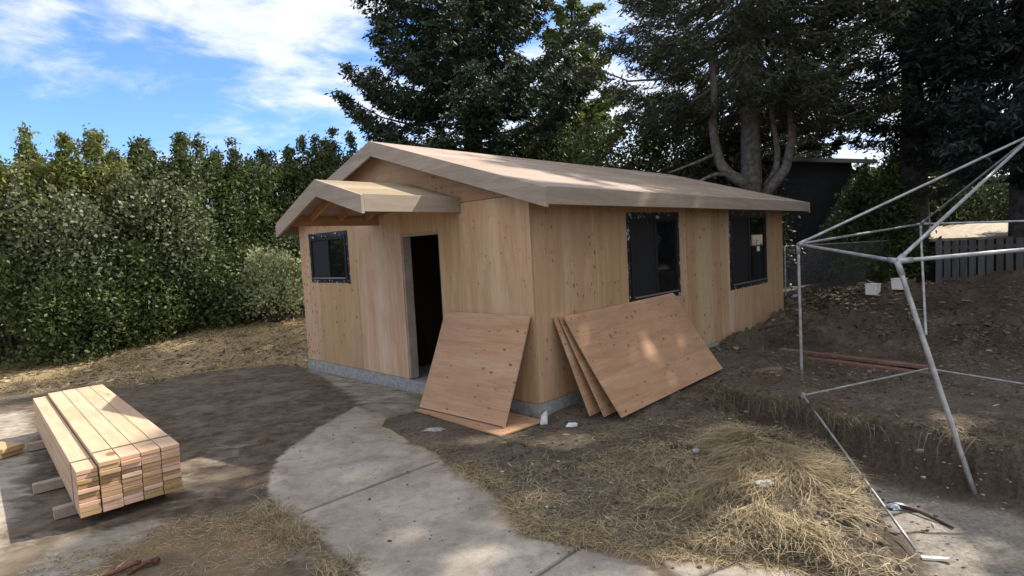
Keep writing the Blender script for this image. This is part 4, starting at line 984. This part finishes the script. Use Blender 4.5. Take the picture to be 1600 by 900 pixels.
# straw mound: combed tufts flowing from the crest to the right and down to the slab
rng = nrng(401)
def pm(x, y):
    z, dp, dc, dv, *_ = terrain(x, y)
    return np.clip(np.exp(-(((x-1.80)/0.62)**2+((y-4.15)/0.68)**2)*1.0)*1.35, 0, 1)*(dp > 0.10-0.05*fbm(x, y, 4, 2, 9))*(dc > -0.12)*np.clip(0.45+3.0*fbm(x, y, 2.2, 4, 403), 0.02, 1)*(1-0.9*np.exp(-(((x-2.15)/.35)**2+((y-4.95)/.35)**2)))*np.clip((x-0.7)/0.8, .06, 1)
xy = scatter(19000, (0.5, 2.7, 3.0, 5.7), pm, rng); z = ground_z(xy[:, 0], xy[:, 1]); n = len(xy)
ang = 1.5*np.pi*fbm(xy[:, 0], xy[:, 1], 1.3, 2, 405)-0.75+rng.normal(0, .45, n)
D = unit(np.stack([np.cos(ang), np.sin(ang), 0.12+rng.normal(0, .16, n)], 1))
o = strands('straw', np.stack([xy[:, 0], xy[:, 1], z+rng.uniform(-.005, .05, n)], 1), D, rng.uniform(.04, .18, n)*rng.uniform(1, 1.9, n), 0.0038, STRAW, rng, 0.7, 2.0)
tag(o, 'matted dry straw combed over the soil mound beside the pit', 'straw', kind='stuff')
# loose straw round the mound foot and slab edge
rng = nrng(402)
def pe(x, y):
    z, dp, dc, dv, *_ = terrain(x, y)
    a = np.exp(-(dc/0.16)**2)*(x > -0.9)*(y < 6.2)*0.8+np.exp(-(((x-1.0)/0.8)**2+((y-4.9)/0.7)**2))*0.35+0.11*(x > 0.0)
    return a*np.clip(0.6+1.4*fbm(x, y, 2.2, 3, 413), 0.02, 1)*(dp > 0)*(dc > -0.1)
xy = scatter(11000, (-0.9, 2.6, 3.0, 6.3), pe, rng); z = ground_z(xy[:, 0], xy[:, 1]); n = len(xy); ang = rng.uniform(0, 2*np.pi, n)
o = strands('loose_straw', np.stack([xy[:, 0], xy[:, 1], np.maximum(z, 0.0)+.004], 1), unit(np.stack([np.cos(ang), np.sin(ang), .12+rng.random(n)*.3], 1)), rng.uniform(.05, .18, n), 0.0038, STRAW, rng, 0.8, 1.2)
tag(o, 'loose stalks scattered on the soil between mound and slab', 'straw', kind='stuff')
# dry grass along the verge and lower left yard
rng = nrng(411)
VG2 = pxpoly([(20,905),(60,870),(260,812),(400,785),(430,782),(470,818),(520,856),(562,886),(585,915)])
def pv(x, y):
    dv = sdpoly(x, y, VERGE); d2 = sdpoly(x, y, VG2)
    return np.clip(0.9*sstep(.12, -.05, dv)*np.clip(.3+2.2*fbm(x, y, 3.0, 3, 416), 0.02, 1)+0.22*sstep(.05, -.2, d2)*np.clip(0.3+2*fbm(x, y, 1.6, 3, 415), 0, 1), 0, 1)
xy = scatter(3600, (-4.2, -0.6, 2.6, 5.4), pv, rng); n = len(xy); z = np.maximum(ground_z(xy[:, 0], xy[:, 1]), 0.003); ang = rng.uniform(0, 2*np.pi, n)
inV = sdpoly(xy[:, 0], xy[:, 1], VERGE) < 0.05
up = np.where(inV, rng.uniform(.2, 1.3, n), rng.uniform(.02, .25, n))
o = strands('dry_grass', np.stack([xy[:, 0], xy[:, 1], z], 1), unit(np.stack([np.cos(ang), np.sin(ang), up], 1)), rng.uniform(.04, .15, n), 0.0035, STRAW, rng, 1.0, 0.8)
tag(o, 'brown dry grass along the left verge of the concrete path', 'grass', kind='stuff')
# bank grass
rng = nrng(421)
def pb(x, y):
    z, dp, dc, dv, bk, lx_, ly_ = terrain(x, y)
    return np.clip(0.25+1.2*fbm(x, y, 1.3, 4, 423), 0.03, 1)*(dc > -0.05)*((ly_ > 5.7) | (lx_ < -0.3))*(y > 8.6)
xy = scatter(42000, (-13, -2.6, 8.6, 15.5), pb, rng); n = len(xy); z = ground_z(xy[:, 0], xy[:, 1]); ang = rng.uniform(0, 2*np.pi, n)
o = strands('bank_grass', np.stack([xy[:, 0], xy[:, 1], z-.005], 1), unit(np.stack([np.cos(ang), np.sin(ang), rng.uniform(.05, .7, n)], 1)), rng.uniform(.07, .2, n), 0.009, GRASSD, rng, .8, .5, seg=2)
tag(o, 'cut straw-coloured grass over the bank below the hedge', 'grass', kind='stuff')
# roots and turf hanging over the rim of the pit
rng = nrng(431)
def pr(x, y):
    z, dp, dc, *_ = terrain(x, y); return np.exp(-((dp-0.03)/0.05)**2)*np.clip(0.0+2.6*fbm(x, y, 1.6, 3, 433), 0, 1)*((x > 2.2) & (y > 4.2))*((y-4.2) > (-(x-2.2))*0.0)
xy = scatter(1300, (2.0, 5.6, 4.3, 7.6), pr, rng); n = len(xy); z = ground_z(xy[:, 0], xy[:, 1])
cen = np.array([3.2, 4.6]); dd = unit(np.concatenate([cen-xy, np.zeros((n, 1))], 1))
o = strands('hanging_roots', np.stack([xy[:, 0], xy[:, 1], np.maximum(z, 0.02)+.02], 1), unit(dd*1.0+np.array([0, 0, .35])+rng.normal(0, .45, (n, 3))), rng.uniform(.08, .36, n), 0.004, STRAWD, rng, 2.8, 1.3, seg=5)
tag(o, 'brown roots and turf hanging over the rim of the pit', 'roots', kind='stuff')
# a few thick exposed roots curling out of the rim
mb = MB(); rr_ = random.Random(9)
for (px, py) in ((1118,612),(1128,618),(1142,622),(1165,628),(1352,662),(1362,666),(1372,668),(1440,678),(1452,680),(1475,684),(1530,690),(1205,630),(1290,648),(1300,650)):
    p = atz(px, py, .12); d = unit(np.array([[3.2-p[0], 4.6-p[1], 0.0]]))[0]; l = rr_.uniform(.16, .34); sdw = rr_.uniform(-.12, .12)
    mb.tube([p-d*.05, p+d*.05+[0,0,.03], p+d*.11+[sdw*.4,0,-.05], p+d*(.13+.03*rr_.random())+[sdw,0,-l]], [.006,.005,.0035,.002], 5)
o = mb.build('exposed_roots', ROOTM, smooth=True); tag(o, 'thick pale roots curling out of the cut rim of the pit', 'roots', kind='stuff')
# turf on the flat beyond the rim and on the mound by the pit
def pt(x, y):
    z, dp, dc, *_ = terrain(x, y); a = sstep(0.9, 0.1, dp)*(dp > 0)*(x > 2.2); b = np.exp(-(((x-2.05)/.45)**2+((y-4.9)/.45)**2))
    return np.clip(a*np.clip(0.2+1.5*fbm(x, y, 1.7, 3, 443), 0, 1)+b*.6+0.10*(x > 4)*(y > 7), 0, 1)
xy = scatter(12000, (1.6, 11, 4.3, 12.5), pt, rng); n = len(xy); z = ground_z(xy[:, 0], xy[:, 1]); ang = rng.uniform(0, 2*np.pi, n)
o = strands('dead_turf', np.stack([xy[:, 0], xy[:, 1], z], 1), unit(np.stack([np.cos(ang), np.sin(ang), rng.uniform(.1, .6, n)], 1)), rng.uniform(.06, .22, n), 0.006, STRAWD, rng, 1.0, 1.0, seg=3)
tag(o, 'dead turf and root fibres on the dug soil', 'turf', kind='stuff')
# leaf litter and chips: sunny patch past the cottage, bank, and sparsely elsewhere
rng = nrng(451)
q = atz(1270, 480, .3)
def pl(x, y):
    z, dp, dc, dv, bk, lx_, ly_ = terrain(x, y)
    return np.clip(1.0*np.exp(-(((x-q[0])/1.1)**2+((y-q[1])/1.5)**2))+0.10*(x < -3)*(y > 9.5)+0.02*(x > -0.2)*(dc > 0), 0, 1)*((ly_ < -0.02) | (ly_ > 5.6) | (lx_ < 0))
xy = scatter(6500, (-12, 9, 3.2, 16), pl, rng); n = len(xy); z = ground_z(xy[:, 0], xy[:, 1])
A = unit(np.concatenate([rng.normal(0, 1, (n, 2)), rng.normal(0, .15, (n, 1))], 1)); big = np.where(xy[:, 1] > 9, 0.75, .35)
C = np.stack([xy[:, 0], xy[:, 1], z+.012], 1); B = unit(np.cross(A, np.array([0, 0, 1.])+rng.normal(0, .35, (n, 3)))); l = (rng.uniform(.04, .14, n)*big)[:, None]; w_d = (rng.uniform(.02, .05, n)*big)[:, None]
V = np.stack([C-A*l, C+B*w_d, C+A*l, C-B*w_d], 1).reshape(-1, 3)
o = mesh_np('leaf_litter', V, np.arange(4*n).reshape(-1, 4), LITTER, None, attrs=[('v', 'FACE', rng.random(n))]); tag(o, 'dry leaves and chips littering the soil', 'leaf litter', kind='stuff')
# clods and pebbles
def clods(name, xy, sizes, mat, label, rng, zoff=0.0):
    ico = np.array([(0,0,1),(.894,0,.447),(.276,.851,.447),(-.724,.526,.447),(-.724,-.526,.447),(.276,-.851,.447),(.724,.526,-.447),(-.276,.851,-.447),(-.894,0,-.447),(-.276,-.851,-.447),(.724,-.526,-.447),(0,0,-1)])
    fi = np.array([(0,1,2),(0,2,3),(0,3,4),(0,4,5),(0,5,1),(1,6,2),(2,7,3),(3,8,4),(4,9,5),(5,10,1),(6,7,2),(7,8,3),(8,9,4),(9,10,5),(10,6,1),(11,7,6),(11,8,7),(11,9,8),(11,10,9),(11,6,10)])
    n = len(xy); z = np.maximum(ground_z(xy[:, 0], xy[:, 1]), zoff)
    V = ico[None]*sizes[:, None, None]*rng.uniform(.6, 1.3, (n, 12, 1))*np.array([1.2, 1, .65]); V = V+np.stack([xy[:, 0], xy[:, 1], z+sizes*.15], 1)[:, None]
    F = (fi[None]+12*np.arange(n)[:, None, None]).reshape(-1, 3)
    o = mesh_np(name, V.reshape(-1, 3), F, mat, None, attrs=[('straw','POINT',np.zeros(n*12)),('dark_soil','POINT',np.repeat(rng.random(n)*.8, 12)),('sand','POINT',np.repeat(rng.random(n)*.6, 12))]); return tag(o, label, 'clods', kind='stuff')
rng = nrng(461)
def pc(x, y):
    z, dp, dc, dv, bk, lx_, ly_ = terrain(x, y)
    return np.clip((dp > 0)*(x > -0.3)*(dc > 0.0)*(0.25+0.9*fbm(x, y, 1.5, 3, 463))+0.05*(dp < -0.2)+0.5*np.exp(-((dp-.05)/.15)**2)*(x > 1.5)+0.9*np.exp(-(((x-2.15)/.3)**2+((y-4.95)/.3)**2)), 0, 1)*((ly_ < -0.02) | (lx_ < 0))*(dp > -1.2)
xy = scatter(9000, (-0.5, 9.5, 3.0, 12), pc, rng); sz = np.abs(rng.normal(0, .012, len(xy)))+.005; sz *= (1+0.8*(xy[:, 1] > 7)*rng.random(len(xy))**2)*(1+0.9*np.exp(-(((xy[:, 0]-2.15)/.35)**2+((xy[:, 1]-4.95)/.35)**2)))
clods('soil_clods', xy, sz*0.8, SOIL, 'crumbs and clods of dark soil over the dug ground', rng)
xy = np.stack([rng.uniform(-3.0, 1.4, 260), rng.uniform(3.0, 7.0, 260)], 1); clods('pebbles', xy, np.abs(rng.normal(0, .004, 260))+.003, SOIL, 'crumbs of soil dropped on the concrete path', rng, 0.002)

# crumpled things
def crumple(name, p, size, mat, label, cat, seed, flat=0.5, group=None):
    r_ = random.Random(seed); mb = MB(); n1, n2 = 7, 5; V = [(0, 0, size[2]*flat)]; Fs = []
    for j in range(1, n2):
        for i in range(n1*2):
            t = math.pi*j/n2; a = math.pi*i/n1; k = r_.uniform(.65, 1.2)
            V.append((size[0]*math.sin(t)*math.cos(a)*k, size[1]*math.sin(t)*math.sin(a)*k, size[2]*math.cos(t)*k*flat))
    V.append((0, 0, -size[2]*flat)); m = n1*2
    for i in range(m): Fs.append((0, 1+i, 1+(i+1) % m)); Fs.append((len(V)-1, 1+(n2-2)*m+(i+1) % m, 1+(n2-2)*m+i))
    for j in range(n2-2):
        for i in range(m): a = 1+j*m+i; b = 1+j*m+(i+1) % m; Fs.append((a, a+m, b+m, b))
    mb.add(V, Fs); o = mb.build(name, mat); o.location = (p[0], p[1], p[2]); return tag(o, label, cat, group)
def on_px(px, py, z0=0.0):
    z = z0
    for _ in range(6): p = atz(px, py, z); z = float(ground_z(p[0], p[1])[0])
    return atz(px, py, z)
p = on_px(850, 662); mb = MB(); mb.add([(-.05,-.02,-.01),(.035,-.03,-.01),(.045,.02,-.01),(-.03,.03,-.01),(-.025,-.012,.10),(.03,-.008,.155),(.05,.012,.12),(-.03,.012,.09)], [(0,3,2,1),(4,5,6,7),(0,1,5,4),(1,2,6,5),(2,3,7,6),(3,0,4,7)])
o = mb.build('plaster_shard', RAG, bevel=.004); o.location = (p[0], p[1], p[2]); tag(o, 'upright white broken shard at the foundation corner', 'debris')
p = on_px(893, 667); crumple('paper_scrap', (p[0], p[1], p[2]+.02), (.07,.04,.05), RAG, 'pale paper scrap under the plywood stack', 'litter', 2)
p = on_px(678, 673); crumple('plaster_lump', (p[0], p[1], p[2]+.012), (.13,.06,.035), ROCK, 'grey crumbled patch in front of the flat plywood sheet', 'debris', 3)
p = on_px(1445, 740, -.4); crumple('plastic_bag', (p[0], p[1], p[2]+.035), (.075,.05,.085), BLUEP, 'crumpled bluish plastic bag on the pit floor near the wall', 'bag', 4)
p = on_px(1402, 795, -.4); crumple('plastic_bag', (p[0], p[1], p[2]+.02), (.09,.05,.05), BLUEP, 'flattened bluish plastic bag in the pit beside the dark root', 'bag', 5)
p = on_px(1462, 876, -.4); mb = MB(); mb.beam((p[0]-.09, p[1]+.02, p[2]+.015), (p[0]+.09, p[1]-.02, p[2]+.015), .03, .02); o = mb.build('white_strip', WHITEP, bevel=.003); set_origin(o, p); tag(o, 'short white plastic strip on the pit floor', 'strip')
p = on_px(1195, 762); crumple('stone', (p[0], p[1], p[2]+.03), (.07,.04,.05), ROCK, 'grey pitted stone half buried in the straw mound', 'stone', 6)
p = on_px(1088, 708); crumple('stone', (p[0], p[1], p[2]+.02), (.035,.03,.04), ROCK, 'small dark stone on the soil left of the straw mound', 'stone', 7)
p = on_px(1250, 468, .3); crumple('stone', (p[0], p[1], p[2]+.05), (.25,.14,.16), ROCK, 'pale rock in the sunlit litter past the cottage corner', 'stone', 8)
for k, (px, py) in enumerate(((785,738),(855,793),(872,722),(1005,752),(1062,690),(1140,655))):
    p = on_px(px, py); crumple('stone_chip', (p[0], p[1], p[2]+.006), (.016,.012,.012), RAG, ['pale stone chip on the soil by the slab edge','pale stone chip at the slab edge below the straw','pale chip on the bare soil below the flat plywood','pale chip in the straw left of the mound','pale chip on the soil below the plywood stack','pale chip near the near end of the pit rim'][k], 'stone chip', 20+k, group='pale chips on the soil')
# sticks
for k, (a, b, r_, lb) in enumerate((((1388,790),(1490,828),.02,'dark root lying across the pit floor'),((870,740),(905,768),.006,'thin stick on the soil left of the mound'),((945,822),(985,842),.006,'dry stalk lying on the dusty slab edge'),((1240,505),(1180,520),.03,'dark branch on the soil beside the side wall'),((560,552),(548,545),.01,''),((325,548),(300,575),.03,'bare branch lying on the straw bank'))):
    if not lb: continue
    P0 = on_px(*a, -.3 if k == 0 else 0); P1 = on_px(*b, -.3 if k == 0 else 0); mid = (P0+P1)/2+np.array([.02, .01, .02]); mb = MB()
    mb.tube([P0+[0,0,r_], mid+[0,0,r_], P1+[0,0,r_*.8]], [r_, r_*.85, r_*.5], 6); o = mb.build('stick', BARK if k in (0, 3) else BARK2, smooth=True); set_origin(o, P0); tag(o, lb, 'stick')
# rusty tool at the bottom edge
p = atz(208, 893, .0); rt = empty('rusty_clamp', (p[0], p[1], 0.0), 0.4, 'rusty iron clamp lying on the yard at the bottom edge', 'tool'); mb = MB()
mb.tube([(-.16,-.03,.02),(-.06,.0,.03),(0,.04,.035),(.04,.05,.03)], [.012,.014,.018,.014], 8); mb.build('jaw', RUST, rt, smooth=True)
mb = MB(); mb.tube([(-.02,-.05,.015),(.03,.0,.02),(.09,.03,.03),(.13,.02,.03)], [.010,.013,.016,.02], 8); mb.tube([(.12,.0,.03),(.14,.03,.03),(.13,.055,.03)], .016, 8); mb.build('handle', RUST, rt, smooth=True)
